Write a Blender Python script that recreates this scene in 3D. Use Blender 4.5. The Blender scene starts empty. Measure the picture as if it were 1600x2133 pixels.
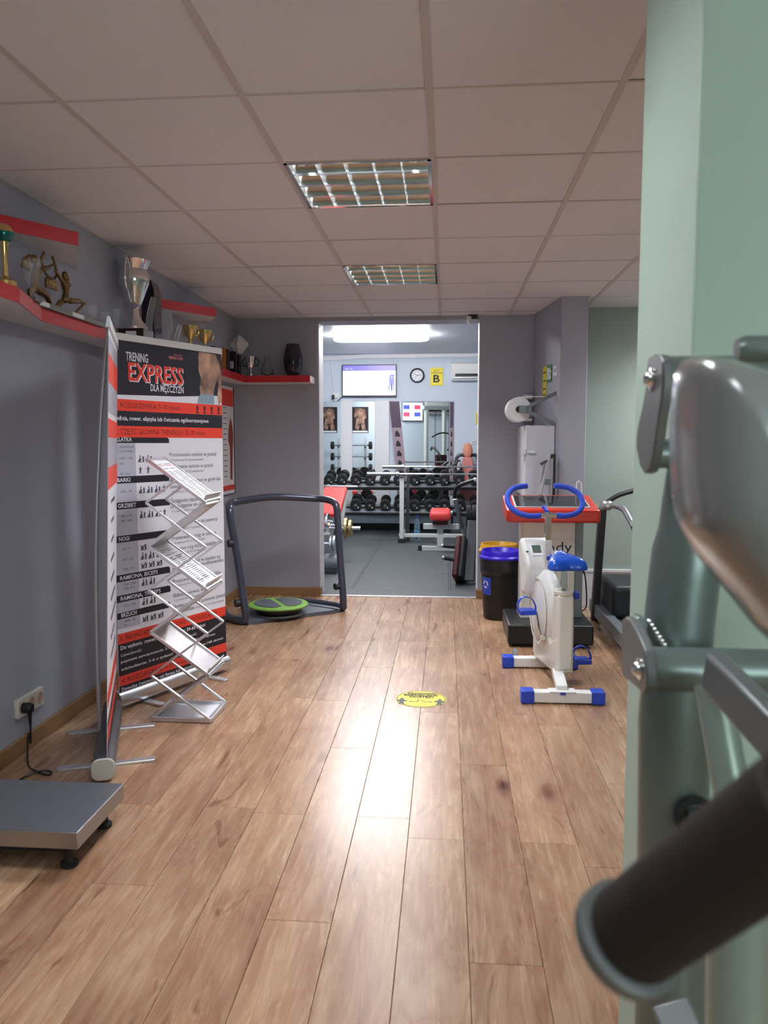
import bpy, bmesh, math, random
from mathutils import Vector, Matrix
random.seed(7)
R = math.radians
PI = math.pi
scene = bpy.context.scene
col = scene.collection

# ------------------------------------------------------------------ camera
FPX, W0, H0, EYE = 1620.0, 1600.0, 2133.0, 1.375
PITCH = math.atan(142.5 / FPX)
YAW = math.atan(130 / FPX * math.cos(PITCH))
cd = bpy.data.cameras.new('camera')
cam = bpy.data.objects.new('camera', cd)
col.objects.link(cam)
cam.location = (0, 0, EYE)
cam.rotation_euler = (R(90) - PITCH, 0, YAW)
cd.sensor_fit = 'VERTICAL'
cd.sensor_height = 36.0
cd.lens = FPX / H0 * 36.0
cd.clip_start = 0.02
cd.clip_end = 100
cd.dof.use_dof = True
cd.dof.focus_distance = 4.6
cd.dof.aperture_fstop = cd.lens / 4.6
scene.camera = cam

# ------------------------------------------------------------------ world and exposure
w = bpy.data.worlds.new('world')
scene.world = w
w.use_nodes = True
w.node_tree.nodes['Background'].inputs[0].default_value = (0.72, 0.78, 0.84, 1)
w.node_tree.nodes['Background'].inputs[1].default_value = 0.30
vs = scene.view_settings
vs.view_transform = 'Standard'
vs.look = 'None'
vs.gamma = 1
vs.use_curve_mapping = False
vs.exposure = 0.0
LOUVRE_W = 66.0       # power of one louvred ceiling light
GYM_EMIT = 95.0       # emission of the batten lights in the gym
WIN_W = 42.0          # daylight through the window behind the camera

# survey helpers: a viewing direction plus a known real distance gives a point of the room
_F = Vector((-math.sin(YAW) * math.cos(PITCH), math.cos(YAW) * math.cos(PITCH), -math.sin(PITCH)))
_R = Vector((math.cos(YAW), math.sin(YAW), 0))
_U = _R.cross(_F)
EYEP = Vector((0, 0, EYE))
def ray(x, y): return _F * FPX + _R * (x - 800) + _U * (1066.5 - y)
def P(x, y, Y):
    d = ray(x, y); return EYEP + d * (Y / d.y)
def PZ(x, y, z=0.0):
    d = ray(x, y); return EYEP + d * ((z - EYE) / d.z)
def PX(x, y, X):
    d = ray(x, y); return EYEP + d * (X / d.x)

# ------------------------------------------------------------------ materials
MATS = {}
def mat(name, c, rough=0.5, metal=0.0, var=0.0, scale=30.0, bump=0.0, trans=0.0, ior=1.45, emit=0.0, coat=0.0, spec=0.5, alpha=1.0):
    if name in MATS: return MATS[name]
    m = bpy.data.materials.new(name); m.use_nodes = True
    nt = m.node_tree; b = nt.nodes['Principled BSDF']
    c4 = (c[0], c[1], c[2], 1)
    b.inputs['Base Color'].default_value = c4
    b.inputs['Roughness'].default_value = rough
    b.inputs['Metallic'].default_value = metal
    b.inputs['IOR'].default_value = ior
    b.inputs['Transmission Weight'].default_value = trans
    b.inputs['Coat Weight'].default_value = coat
    b.inputs['Specular IOR Level'].default_value = spec
    b.inputs['Alpha'].default_value = alpha
    if emit:
        b.inputs['Emission Color'].default_value = c4
        b.inputs['Emission Strength'].default_value = emit
    if var or bump:
        tc = nt.nodes.new('ShaderNodeTexCoord')
        n = nt.nodes.new('ShaderNodeTexNoise'); n.inputs['Scale'].default_value = scale; n.inputs['Detail'].default_value = 5
        nt.links.new(tc.outputs['Object'], n.inputs['Vector'])
        if var:
            mx = nt.nodes.new('ShaderNodeMix'); mx.data_type = 'RGBA'
            mx.inputs[6].default_value = tuple(max(0, v * (1 - var)) for v in c) + (1,)
            mx.inputs[7].default_value = tuple(min(1, v * (1 + var)) for v in c) + (1,)
            nt.links.new(n.outputs['Fac'], mx.inputs[0]); nt.links.new(mx.outputs[2], b.inputs['Base Color'])
        if bump:
            bp = nt.nodes.new('ShaderNodeBump'); bp.inputs['Strength'].default_value = bump; bp.inputs['Distance'].default_value = 0.004
            nt.links.new(n.outputs['Fac'], bp.inputs['Height']); nt.links.new(bp.outputs['Normal'], b.inputs['Normal'])
    MATS[name] = m
    return m

def srgb(r, g, b):
    f = lambda v: (v / 255 / 12.92) if v <= 10 else ((v / 255 + 0.055) / 1.055) ** 2.4
    return (f(r), f(g), f(b))

def wood_mat():
    m = bpy.data.materials.new('laminate'); m.use_nodes = True
    nt = m.node_tree; b = nt.nodes['Principled BSDF']; L = nt.links.new
    N = nt.nodes.new
    tc = N('ShaderNodeTexCoord'); oi = N('ShaderNodeObjectInfo')
    off = N('ShaderNodeVectorMath'); off.operation = 'SCALE'; off.inputs[0].default_value = (37.0, 91.0, 13.0)
    L(oi.outputs['Random'], off.inputs['Scale'])
    add = N('ShaderNodeVectorMath'); add.operation = 'ADD'
    L(tc.outputs['Object'], add.inputs[0]); L(off.outputs[0], add.inputs[1])
    def noise(sc, scale, det, rough, dist):
        mp = N('ShaderNodeMapping'); mp.inputs['Scale'].default_value = sc; L(add.outputs[0], mp.inputs['Vector'])
        q = N('ShaderNodeTexNoise'); q.inputs['Scale'].default_value = scale; q.inputs['Detail'].default_value = det
        q.inputs['Roughness'].default_value = rough; q.inputs['Distortion'].default_value = dist
        L(mp.outputs[0], q.inputs['Vector']); return q
    def ramp(src, stops):
        r = N('ShaderNodeValToRGB'); e = r.color_ramp
        while len(e.elements) < len(stops): e.elements.new(0.5)
        for el, (p, c) in zip(e.elements, stops): el.position = p; el.color = tuple(c) + (1,)
        L(src, r.inputs[0]); return r
    def mult(a, b):
        m_ = N('ShaderNodeMix'); m_.data_type = 'RGBA'; m_.blend_type = 'MULTIPLY'; m_.inputs[0].default_value = 1.0
        L(a, m_.inputs[6]); L(b, m_.inputs[7]); return m_.outputs[2]
    g = noise((26.0, 1.5, 1.0), 1.5, 8, 0.7, 0.9)            # fine grain along the plank
    k = noise((9.0, 1.6, 1.0), 1.1, 4, 0.55, 1.8)            # cathedral figure
    v = noise((2.6, 1.3, 1.0), 0.9, 2, 0.5, 0.3)             # broad tone drift
    r1 = ramp(g.outputs['Fac'], ((0.28, srgb(158, 120, 90)), (0.5, srgb(182, 146, 112)), (0.72, srgb(196, 162, 128))))
    r2 = ramp(k.outputs['Fac'], ((0.44, (1, 1, 1)), (0.55, srgb(232, 216, 208)), (0.60, (1, 1, 1)), (0.70, srgb(188, 160, 146))))
    r3 = ramp(v.outputs['Fac'], ((0.30, (1, 1, 1)), (0.72, srgb(214, 198, 192))))
    vm = N('ShaderNodeMapping'); vm.inputs['Scale'].default_value = (6.0, 2.6, 1.0); L(add.outputs[0], vm.inputs['Vector'])
    dn = N('ShaderNodeTexNoise'); dn.inputs['Scale'].default_value = 3.0; L(vm.outputs[0], dn.inputs['Vector'])
    dm = N('ShaderNodeVectorMath'); dm.operation = 'SCALE'; dm.inputs['Scale'].default_value = 0.35; L(dn.outputs['Color'], dm.inputs[0])
    da = N('ShaderNodeVectorMath'); da.operation = 'ADD'; L(vm.outputs[0], da.inputs[0]); L(dm.outputs[0], da.inputs[1])
    vo = N('ShaderNodeTexVoronoi'); vo.inputs['Scale'].default_value = 0.55; L(da.outputs[0], vo.inputs['Vector'])
    r4 = ramp(vo.outputs['Distance'], ((0.02, srgb(112, 78, 62)), (0.06, srgb(176, 140, 120)), (0.16, (1, 1, 1))))   # knots
    mu_out = mult(mult(mult(r1.outputs[0], r2.outputs[0]), r3.outputs[0]), r4.outputs[0])
    hs = N('ShaderNodeHueSaturation')
    mr = N('ShaderNodeMapRange'); mr.inputs['To Min'].default_value = 0.92; mr.inputs['To Max'].default_value = 1.14
    L(oi.outputs['Random'], mr.inputs['Value']); L(mr.outputs[0], hs.inputs['Value']); L(mu_out, hs.inputs['Color'])
    hs.inputs['Saturation'].default_value = 0.94
    L(hs.outputs[0], b.inputs['Base Color'])
    rr = N('ShaderNodeMapRange'); rr.inputs['To Min'].default_value = 0.22; rr.inputs['To Max'].default_value = 0.32
    L(g.outputs['Fac'], rr.inputs['Value']); L(rr.outputs[0], b.inputs['Roughness'])
    bp = N('ShaderNodeBump'); bp.inputs['Strength'].default_value = 0.06; bp.inputs['Distance'].default_value = 0.002
    L(g.outputs['Fac'], bp.inputs['Height']); L(bp.outputs[0], b.inputs['Normal'])
    MATS['laminate'] = m
    return m

LAV = mat('lavender_wall', srgb(168, 169, 181), 0.75, var=0.03, scale=2.5, bump=0.02)
MINT = mat('mint_wall', srgb(178, 200, 186), 0.6, var=0.02, scale=3, bump=0.02)
SAGE = mat('sage_wall', srgb(156, 166, 158), 0.75, var=0.03, scale=3)
ICE = mat('pale_blue_wall', srgb(205, 216, 228), 0.7, var=0.02, scale=3)
TILE = mat('ceiling_tile', srgb(230, 229, 235), 0.9, var=0.05, scale=140, bump=0.25)
GRID = mat('grid_paint', srgb(206, 200, 200), 0.6)
VOID = mat('void_dark', (0.05, 0.048, 0.045), 0.9)
GYMCEIL = mat('gym_ceiling', srgb(205, 210, 220), 0.45, var=0.05, scale=2.0, bump=0.05)
WHITE = mat('white_plastic', srgb(232, 232, 230), 0.35, var=0.01)
WHITEP = mat('white_paint', srgb(225, 225, 228), 0.5, var=0.02)
IVORY = mat('ivory_plastic', srgb(226, 224, 214), 0.28, var=0.01, coat=0.3)
BLUE = mat('royal_blue_plastic', srgb(38, 70, 190), 0.35, var=0.03)
SEATBLUE = mat('seat_blue', srgb(20, 78, 190), 0.25, coat=0.4)
FOAMBLUE = mat('foam_blue', srgb(50, 82, 200), 0.8, var=0.05, scale=300, bump=0.2)
CHROME = mat('chrome', (0.82, 0.82, 0.83), 0.08, 1.0)
SILVER = mat('brushed_aluminium', (0.62, 0.63, 0.65), 0.34, 1.0, var=0.04, scale=60)
ALUM = mat('satin_aluminium', (0.70, 0.71, 0.74), 0.4, 0.85)
STEEL = mat('brushed_steel', (0.42, 0.42, 0.43), 0.38, 1.0, var=0.06, scale=80)
STEELTOP = mat('scale_top', (0.28, 0.29, 0.33), 0.42, 0.9, var=0.06, scale=40)
BLACK = mat('black_plastic', (0.012, 0.012, 0.013), 0.4, var=0.2)
RUBBER = mat('black_rubber', (0.014, 0.014, 0.015), 0.75, var=0.3, scale=120)
BIN = mat('black_bin', (0.010, 0.010, 0.012), 0.5, var=0.2)
BAG = mat('bin_bag', (0.015, 0.015, 0.016), 0.22, var=0.3, scale=25, bump=0.8)
RED = mat('shelf_red', srgb(188, 36, 42), 0.45, var=0.03)
SHELFW = mat('shelf_white', srgb(222, 218, 222), 0.5, var=0.02)
CREDS = mat('console_red', srgb(196, 44, 30), 0.3, coat=0.3)
PADRED = mat('pad_red', srgb(214, 66, 64), 0.5, var=0.04)
MAROON = mat('maroon_plate', srgb(72, 22, 26), 0.4, var=0.1)
PEACH = mat('peach_pad', srgb(214, 140, 116), 0.6, var=0.06)
PINK = mat('pink_pad', srgb(205, 128, 122), 0.6, var=0.06)
NAVYTUBE = mat('navy_grey_coat', srgb(70, 72, 88), 0.3, 0.35, coat=0.3)
GREYPLATE = mat('grey_plate', srgb(84, 88, 100), 0.5, var=0.05)
GREEN = mat('apple_green', srgb(128, 176, 78), 0.4, var=0.03)
MACH = mat('machine_sage', srgb(120, 134, 130), 0.34, 0.55, var=0.03, scale=60)
MACHD = mat('machine_plate', srgb(112, 116, 116), 0.42, 0.4, var=0.03, scale=80)
CAST = mat('cast_cover', srgb(138, 142, 140), 0.22, 0.25, coat=0.5)
GRIP = mat('brown_grip', srgb(38, 30, 26), 0.75, var=0.1, scale=200, bump=0.1)
DARKGREY = mat('dark_grey_paint', srgb(66, 68, 72), 0.4, 0.3)
MIDGREY = mat('mid_grey_paint', srgb(120, 126, 130), 0.4, 0.2)
PALEGREY = mat('pale_grey_paint', srgb(196, 202, 200), 0.4, 0.1)
GOLD = mat('gold', (0.75, 0.55, 0.22), 0.2, 1.0)
GOLDW = mat('gold_weight', (0.50, 0.36, 0.16), 0.35, 0.9, var=0.1)
BRONZE = mat('bronze', (0.22, 0.13, 0.055), 0.38, 0.9, var=0.35, scale=25)
FLUTE = mat('thin_crystal', (0.92, 0.95, 0.97), 0.04, alpha=0.09, spec=0.8)
GLASS = mat('clear_glass', (0.95, 0.97, 0.97), 0.02, trans=1.0, ior=1.45)
ACRYL = mat('acrylic', (0.93, 0.94, 0.96), 0.12, trans=0.8, ior=1.2)
PLUM = mat('plum_glass', (0.018, 0.010, 0.022), 0.08, coat=0.6)
BOTTLE = mat('bottle_blue', (0.55, 0.78, 0.95), 0.05, trans=0.85, ior=1.33)
MIRROR = mat('mirror', (0.86, 0.92, 0.89), 0.01, 1.0)
PAPER = mat('paper', srgb(240, 240, 244), 0.7)
INK = mat('ink_black', (0.012, 0.012, 0.016), 0.6)
INKG = mat('ink_grey', srgb(70, 72, 84), 0.6)
PRINTW = mat('print_white', srgb(232, 232, 242), 0.55)
PRINTR = mat('print_red', srgb(222, 62, 44), 0.55)
PRINTD = mat('print_dark', srgb(30, 28, 40), 0.5)
PRINTG = mat('print_grey', srgb(186, 186, 200), 0.55)
PRINTPK = mat('print_pink', srgb(226, 120, 126), 0.55)
DENIM = mat('print_denim', srgb(136, 160, 178), 0.6, var=0.25, scale=40)
SIGNY = mat('sign_yellow', srgb(240, 222, 60), 0.5)
FLOORY = mat('sticker_yellow', srgb(212, 200, 60), 0.5)
LIDY = mat('lid_yellow', srgb(226, 170, 36), 0.35)
LIDB = mat('lid_blue', srgb(48, 22, 190), 0.35)
SIGNG = mat('sign_green', srgb(24, 104, 66), 0.5)
BASEB = mat('baseboard_wood', srgb(150, 112, 74), 0.5, var=0.1, scale=12)
BROWNW = mat('dark_mahogany', srgb(46, 20, 20), 0.3, var=0.1)
MARBLE = mat('grey_marble', srgb(120, 116, 110), 0.3, var=0.25, scale=14)
GREENM = mat('ball_green', (0.02, 0.16, 0.14), 0.12, 0.6)
ORANGEW = mat('orange_wood', srgb(178, 112, 52), 0.45, var=0.15, scale=20)
OLIVE = mat('olive_wax', srgb(150, 140, 40), 0.4)
LCD = mat('lcd', srgb(86, 98, 88), 0.2)
SCREENB = mat('screen_black', (0.02, 0.022, 0.026), 0.06)
LAMPW = mat('lamp_diffuser', (1, 0.985, 1.0), 0.4, emit=GYM_EMIT)
TUBEW = mat('fluorescent_tube', (1, 0.98, 0.95), 0.4, emit=2.0)
SCRW = mat('screen_white', (0.95, 0.95, 1.0), 0.3, emit=1.6)
SCRP = mat('screen_purple', (0.16, 0.13, 0.62), 0.3, emit=0.9)
SCRB = mat('screen_blue', (0.10, 0.12, 0.55), 0.3, emit=0.7)
SCRR = mat('screen_red', (0.75, 0.08, 0.16), 0.3, emit=0.8)
SCRL = mat('screen_line', (0.75, 0.75, 0.85), 0.3, emit=0.9)
GYMRUB = mat('gym_rubber', (0.060, 0.068, 0.074), 0.5, var=0.25, scale=200, bump=0.3)
WOOD = wood_mat()

def torso_mat():
    m = bpy.data.materials.new('print_torso'); m.use_nodes = True
    nt = m.node_tree; b = nt.nodes['Principled BSDF']; L = nt.links.new; N = nt.nodes.new
    tc = N('ShaderNodeTexCoord'); n = N('ShaderNodeTexNoise'); n.inputs['Scale'].default_value = 8; n.inputs['Detail'].default_value = 3
    L(tc.outputs['Object'], n.inputs['Vector'])
    r = N('ShaderNodeValToRGB'); r.color_ramp.elements[0].position = 0.33; r.color_ramp.elements[0].color = srgb(62, 42, 40) + (1,)
    r.color_ramp.elements[1].position = 0.66; r.color_ramp.elements[1].color = srgb(206, 160, 136) + (1,)
    L(n.outputs['Fac'], r.inputs[0]); L(r.outputs[0], b.inputs['Base Color']); b.inputs['Roughness'].default_value = 0.55
    MATS['print_torso'] = m
    return m
TORSO = torso_mat()

# ------------------------------------------------------------------ mesh helpers
class MB:
    def __init__(s): s.v = []; s.f = []
    def _add(s, vs, fs):
        o = len(s.v); s.v += [tuple(v) for v in vs]; s.f += [tuple(i + o for i in f) for f in fs]; return s
    def box(s, x0, x1, y0, y1, z0, z1, M=None):
        vs = [Vector((x, y, z)) for z in (z0, z1) for y in (y0, y1) for x in (x0, x1)]
        if M: vs = [M @ v for v in vs]
        return s._add(vs, [(0, 2, 3, 1), (4, 5, 7, 6), (0, 1, 5, 4), (2, 6, 7, 3), (0, 4, 6, 2), (1, 3, 7, 5)])
    def bar(s, a, b, w, h, up=(0, 0, 1)):
        a, b = Vector(a), Vector(b); d = (b - a).normalized(); u = Vector(up)
        if abs(d.dot(u)) > 0.99: u = Vector((0, 1, 0))
        x = d.cross(u).normalized(); u = x.cross(d)
        vs = [p + x * sx * w / 2 + u * su * h / 2 for p in (a, b) for sx, su in ((-1, -1), (1, -1), (1, 1), (-1, 1))]
        return s._add(vs, [(0, 1, 2, 3), (7, 6, 5, 4), (0, 4, 5, 1), (1, 5, 6, 2), (2, 6, 7, 3), (3, 7, 4, 0)])
    def tube(s, pts, r, n=12, closed=False, cap=True, flat=1.0, upv=None):
        pts = [Vector(p) for p in pts]; m = len(pts)
        rs = r if isinstance(r, (list, tuple)) else [r] * m
        ring = []
        nrm = None
        for i, p in enumerate(pts):
            if closed: d = (pts[(i + 1) % m] - pts[i - 1])
            else: d = pts[min(i + 1, m - 1)] - pts[max(i - 1, 0)]
            d.normalize()
            if nrm is None:
                nrm = Vector(upv) if upv else (Vector((0, 0, 1)) if abs(d.z) < 0.9 else Vector((0, 1, 0)))
            nrm = (nrm - d * nrm.dot(d)).normalized(); bi = d.cross(nrm)
            ring.append([p + (nrm * math.cos(2 * PI * k / n) + bi * math.sin(2 * PI * k / n) * flat) * rs[i] for k in range(n)])
        vs = [q for g in ring for q in g]; fs = []
        for i in range(m if closed else m - 1):
            a, b = i * n, ((i + 1) % m) * n
            for k in range(n): fs.append((a + k, a + (k + 1) % n, b + (k + 1) % n, b + k))
        if cap and not closed:
            fs.append(tuple(range(n - 1, -1, -1))); fs.append(tuple((m - 1) * n + k for k in range(n)))
        return s._add(vs, fs)
    def cyl(s, a, b, r, r2=None, n=20): return s.tube([a, b], [r, r if r2 is None else r2], n)
    def lathe(s, prof, c=(0, 0, 0), n=24, M=None, sx=1.0, sy=1.0, cap=True):
        vs = []; fs = []
        for rr, z in prof:
            for k in range(n): vs.append(Vector((rr * sx * math.cos(2 * PI * k / n), rr * sy * math.sin(2 * PI * k / n), z)))
        for i in range(len(prof) - 1):
            for k in range(n): fs.append((i * n + k, i * n + (k + 1) % n, (i + 1) * n + (k + 1) % n, (i + 1) * n + k))
        if cap and prof[0][0] > 1e-5: fs.append(tuple(range(n - 1, -1, -1)))
        if cap and prof[-1][0] > 1e-5: fs.append(tuple((len(prof) - 1) * n + k for k in range(n)))
        if M: vs = [M @ v for v in vs]
        c = Vector(c)
        return s._add([v + c for v in vs], fs)
    def ell(s, c, r, n=16, m=10, M=None):
        prof = [(max(1e-6, math.sin(PI * i / m)), -math.cos(PI * i / m)) for i in range(m + 1)]
        t = MB().lathe(prof, n=n); S = Matrix.Diagonal((r[0], r[1], r[2], 1)); T = Matrix.Translation(Vector(c))
        return s._add([T @ ((M or Matrix.Identity(4)) @ (S @ Vector(v))) for v in t.v], t.f)
    def prism(s, poly, t0, t1, M=None):
        """poly in local x,y; extruded in z from t0 to t1; M places it"""
        a = 0
        for i in range(len(poly)):
            x0, y0 = poly[i - 1]; x1, y1 = poly[i]; a += x0 * y1 - x1 * y0
        if a < 0: poly = poly[::-1]
        n = len(poly); M = M or Matrix.Identity(4)
        vs = [M @ Vector((x, y, t0)) for x, y in poly] + [M @ Vector((x, y, t1)) for x, y in poly]
        fs = [tuple(range(n - 1, -1, -1)), tuple(range(n, 2 * n))] + [(k, (k + 1) % n, n + (k + 1) % n, n + k) for k in range(n)]
        return s._add(vs, fs)
    def quad(s, a, b, c, d): return s._add([a, b, c, d], [(0, 1, 2, 3)])
    def build(s, name, m, parent=None, smooth=35, bevel=0.0, seg=2, loc=None, rotz=0.0, fix=True):
        me = bpy.data.meshes.new(name); me.from_pydata(s.v, [], s.f)
        if fix:
            bm = bmesh.new(); bm.from_mesh(me)
            bmesh.ops.remove_doubles(bm, verts=bm.verts, dist=1e-6)
            bmesh.ops.recalc_face_normals(bm, faces=bm.faces); bm.to_mesh(me); bm.free()
        me.materials.append(m)
        if smooth:
            me.polygons.foreach_set('use_smooth', [True] * len(me.polygons)); me.set_sharp_from_angle(angle=R(smooth))
        me.update()
        o = bpy.data.objects.new(name, me); col.objects.link(o)
        if parent: o.parent = parent
        if loc is not None: o.location = loc
        o.rotation_euler.z = rotz
        if bevel:
            b = o.modifiers.new('bevel', 'BEVEL'); b.width = bevel; b.segments = seg; b.limit_method = 'ANGLE'; b.angle_limit = R(40)
        return o

MXZ = Matrix(((1, 0, 0, 0), (0, 0, -1, 0), (0, 1, 0, 0), (0, 0, 0, 1)))      # poly x,y -> world x,z ; extrude -> -y
MYZ = Matrix(((0, 0, 1, 0), (1, 0, 0, 0), (0, 1, 0, 0), (0, 0, 0, 1)))       # poly x,y -> world y,z ; extrude -> +x

def tag(o, label, cat=None, group=None, kind=None):
    o['label'] = label
    if cat: o['category'] = cat
    if group: o['group'] = group
    if kind: o['kind'] = kind
    return o
def thing(name, label, cat, loc=(0, 0, 0), rotz=0.0, group=None):
    o = bpy.data.objects.new(name, None); col.objects.link(o)
    o.empty_display_size = 0.05
    o.location = loc; o.rotation_euler = (0, 0, rotz)
    return tag(o, label, cat, group)
def struct(o, label): return tag(o, label, None, None, 'structure')
def dup(root, loc, rotz=None, label=None):
    r = root.copy(); col.objects.link(r); r.location = loc
    if rotz is not None: r.rotation_euler.z = rotz
    if label: r['label'] = label
    for ch in list(root.children):
        c = ch.copy(); col.objects.link(c); c.parent = r
        for g in ch.children:
            d = g.copy(); col.objects.link(d); d.parent = c
    return r
def copy_part(o, parent, loc, rotz=0.0, name=None):
    c = o.copy(); col.objects.link(c); c.parent = parent; c.location = loc; c.rotation_euler.z = rotz
    return c
def arc(cx, cy, r, a0, a1, n):
    return [(cx + r * math.cos(R(a0 + (a1 - a0) * i / n)), cy + r * math.sin(R(a0 + (a1 - a0) * i / n))) for i in range(n + 1)]
def rrect(x0, x1, y0, y1, r, n=4):
    return arc(x1 - r, y1 - r, r, 0, 90, n) + arc(x0 + r, y1 - r, r, 90, 180, n) + arc(x0 + r, y0 + r, r, 180, 270, n) + arc(x1 - r, y0 + r, r, 270, 360, n)
def smooth_path(pts, k=6):
    pts = [Vector(p) for p in pts]; out = []
    for i in range(len(pts) - 1):
        p0 = pts[max(i - 1, 0)]; p1 = pts[i]; p2 = pts[i + 1]; p3 = pts[min(i + 2, len(pts) - 1)]
        for j in range(k):
            t = j / k
            out.append(0.5 * ((2 * p1) + (p2 - p0) * t + (2 * p0 - 5 * p1 + 4 * p2 - p3) * t * t + (3 * p1 - p0 - 3 * p2 + p3) * t ** 3))
    out.append(pts[-1]); return out

def text_mesh(name, body, m, parent, u0, z, h, wdt=None, y=-0.002, bold=0.0, M=None, depth=0.0004, right=False):
    """flat lettering in the parent's XZ plane facing -Y: cap height h, left edge u0, baseline z, width wdt"""
    cu = bpy.data.curves.new(name, 'FONT'); cu.body = body; cu.size = 1.0; cu.offset = bold; cu.resolution_u = 2
    o = bpy.data.objects.new(name, cu); col.objects.link(o)
    dg = bpy.context.evaluated_depsgraph_get(); dg.update()
    me = bpy.data.meshes.new_from_object(o.evaluated_get(dg)); bpy.data.objects.remove(o); bpy.data.curves.remove(cu)
    me.name = name
    if not me.vertices: return None
    xs = [v.co.x for v in me.vertices]; x0, x1 = min(xs), max(xs)
    sz = h / 0.70; sx = (wdt / max(1e-6, x1 - x0)) if wdt else sz
    ox = u0 - (sx * (x1 - x0) if right else 0)
    for v in me.vertices:
        p = Vector((ox + (v.co.x - x0) * sx, y, z + v.co.y * sz))
        v.co = (M @ p) if M else p
    me.materials.clear(); me.materials.append(m)
    o = bpy.data.objects.new(name, me); col.objects.link(o); o.parent = parent
    return o

# ------------------------------------------------------------------ room dimensions
WL, WR, YB, YN, CZ = -1.88, 3.2, 6.9, -1.8, 2.48
DX0, DX1, DTOP, WT = -1.137, 0.285, 2.447, 0.24
GX0, GX1, GY0, GY1, GZ = -3.6, 3.2, YB + WT, 12.41, 2.775

# ------------------------------------------------------------------ structure
fl = struct(MB().box(WL - 0.1, WR + 0.1, YN - 0.1, YB + 0.02, -0.05, -0.008).build('floor', VOID), 'oak laminate plank floor of the front room')
PWD, PLN = 0.195, 1.285
plank = None
def plank_mesh(L):
    return MB().box(-PWD / 2 + 0.0006, PWD / 2 - 0.0006, -L / 2 + 0.0006, L / 2 - 0.0006, -0.008, 0.0)
protos = {}
nrow = int((WR - WL) / PWD) + 1
for i in range(nrow):
    xc = WL + PWD * (i + 0.5)
    y = YB - 0.01
    first = PLN * ((i * 0.37 + 0.13 * (i % 3)) % 1.0)
    first = max(0.25, first)
    while y > YN:
        L = first if y > YB - 0.02 else PLN
        L = min(L, y - YN)
        key = round(L, 3)
        if key not in protos:
            o = plank_mesh(L).build('plank', WOOD, fl, smooth=0, bevel=0.0012, seg=1); o.location = (xc, y - L / 2, 0); protos[key] = o
        else: copy_part(protos[key], fl, (xc, y - L / 2, 0))
        y -= L

wl = struct(MB().box(WL - 0.12, WL, YN, YB, 0, CZ + 0.3).build('wall_left', LAV), 'lavender grey left wall')
struct(MB().box(WL, WL + 0.016, YN, YB, 0, 0.075).build('baseboard_left', BASEB, bevel=0.003), 'wood look skirting board along the left wall')
wb = MB()
wb.box(WL - 0.12, DX0, YB, YB + WT, 0, CZ + 0.3).box(DX1, WR, YB, YB + WT, 0, CZ + 0.3).box(DX0, DX1, YB, YB + WT, DTOP, CZ + 0.3)
struct(wb.build('wall_back', LAV), 'lavender wall with the wide doorway to the weights room')
struct(MB().box(WL, DX0 + 0.012, YB - 0.016, YB, 0, 0.075).box(DX0, DX0 + 0.012, YB, YB + 0.09, 0, 0.075).build('baseboard_back', BASEB, bevel=0.003), 'wood look skirting board left of the doorway')
struct(MB().box(DX1 - 0.012, 0.75, YB - 0.016, YB, 0, 0.075).box(DX1 - 0.012, DX1, YB, YB + 0.09, 0, 0.075).build('baseboard_back', BASEB, bevel=0.003), 'wood look skirting board right of the doorway')
tr = MB().box(DX0, DX0 + 0.006, YB + 0.02, YB + WT, 0, DTOP).box(DX1 - 0.006, DX1, YB + 0.02, YB + WT, 0, DTOP)
struct(tr.build('trim_1', WHITEP), 'white painted reveals of the doorway')
struct(MB().box(DX0, DX1, YB - 0.015, YB + 0.03, 0, 0.006).build('trim_2', ALUM, bevel=0.002), 'silver threshold strip in the doorway')
struct(MB().box(WR, WR + 0.12, YN, YB, 0, CZ + 0.3).build('wall_right', SAGE), 'sage green right wall')
# wall behind the camera with a window
wx0, wx1, wz0, wz1 = 0.9, 2.6, 0.9, 2.2
wn = MB().box(WL, wx0, YN - 0.12, YN, 0, CZ + 0.3).box(wx1, WR, YN - 0.12, YN, 0, CZ + 0.3).box(wx0, wx1, YN - 0.12, YN, 0, wz0).box(wx0, wx1, YN - 0.12, YN, wz1, CZ + 0.3)
struct(wn.build('wall_front', MINT), 'mint wall behind the viewer with a window opening')
# right side: boxed column and sage wall
colp = [(0.744, YB), (0.862, 6.09), (1.064, 6.09), (1.064, 6.62), (1.064, YB)]
struct(MB().prism(colp, 0, CZ + 0.05).build('wall_column', LAV, bevel=0.006), 'boxed lavender column beside the doorway wall')
struct(MB().box(1.064, WR, 6.60, 6.72, 0, CZ + 0.1).build('wall_recess', SAGE), 'sage green wall behind the treadmill')
struct(MB().box(1.066, WR, 6.585, 6.60, 0, 0.30).box(1.066, WR, 6.578, 6.60, 0.30, 0.325).build('baseboard_recess', WHITEP, bevel=0.003), 'tall white skirting on the sage wall')
# foreground pillar
PILX = 0.404
struct(MB().box(PILX, 1.0, 1.345, 1.725, 0, CZ + 0.1).build('wall_pillar', MINT, bevel=0.006), 'mint green square pillar in the foreground')

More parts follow.
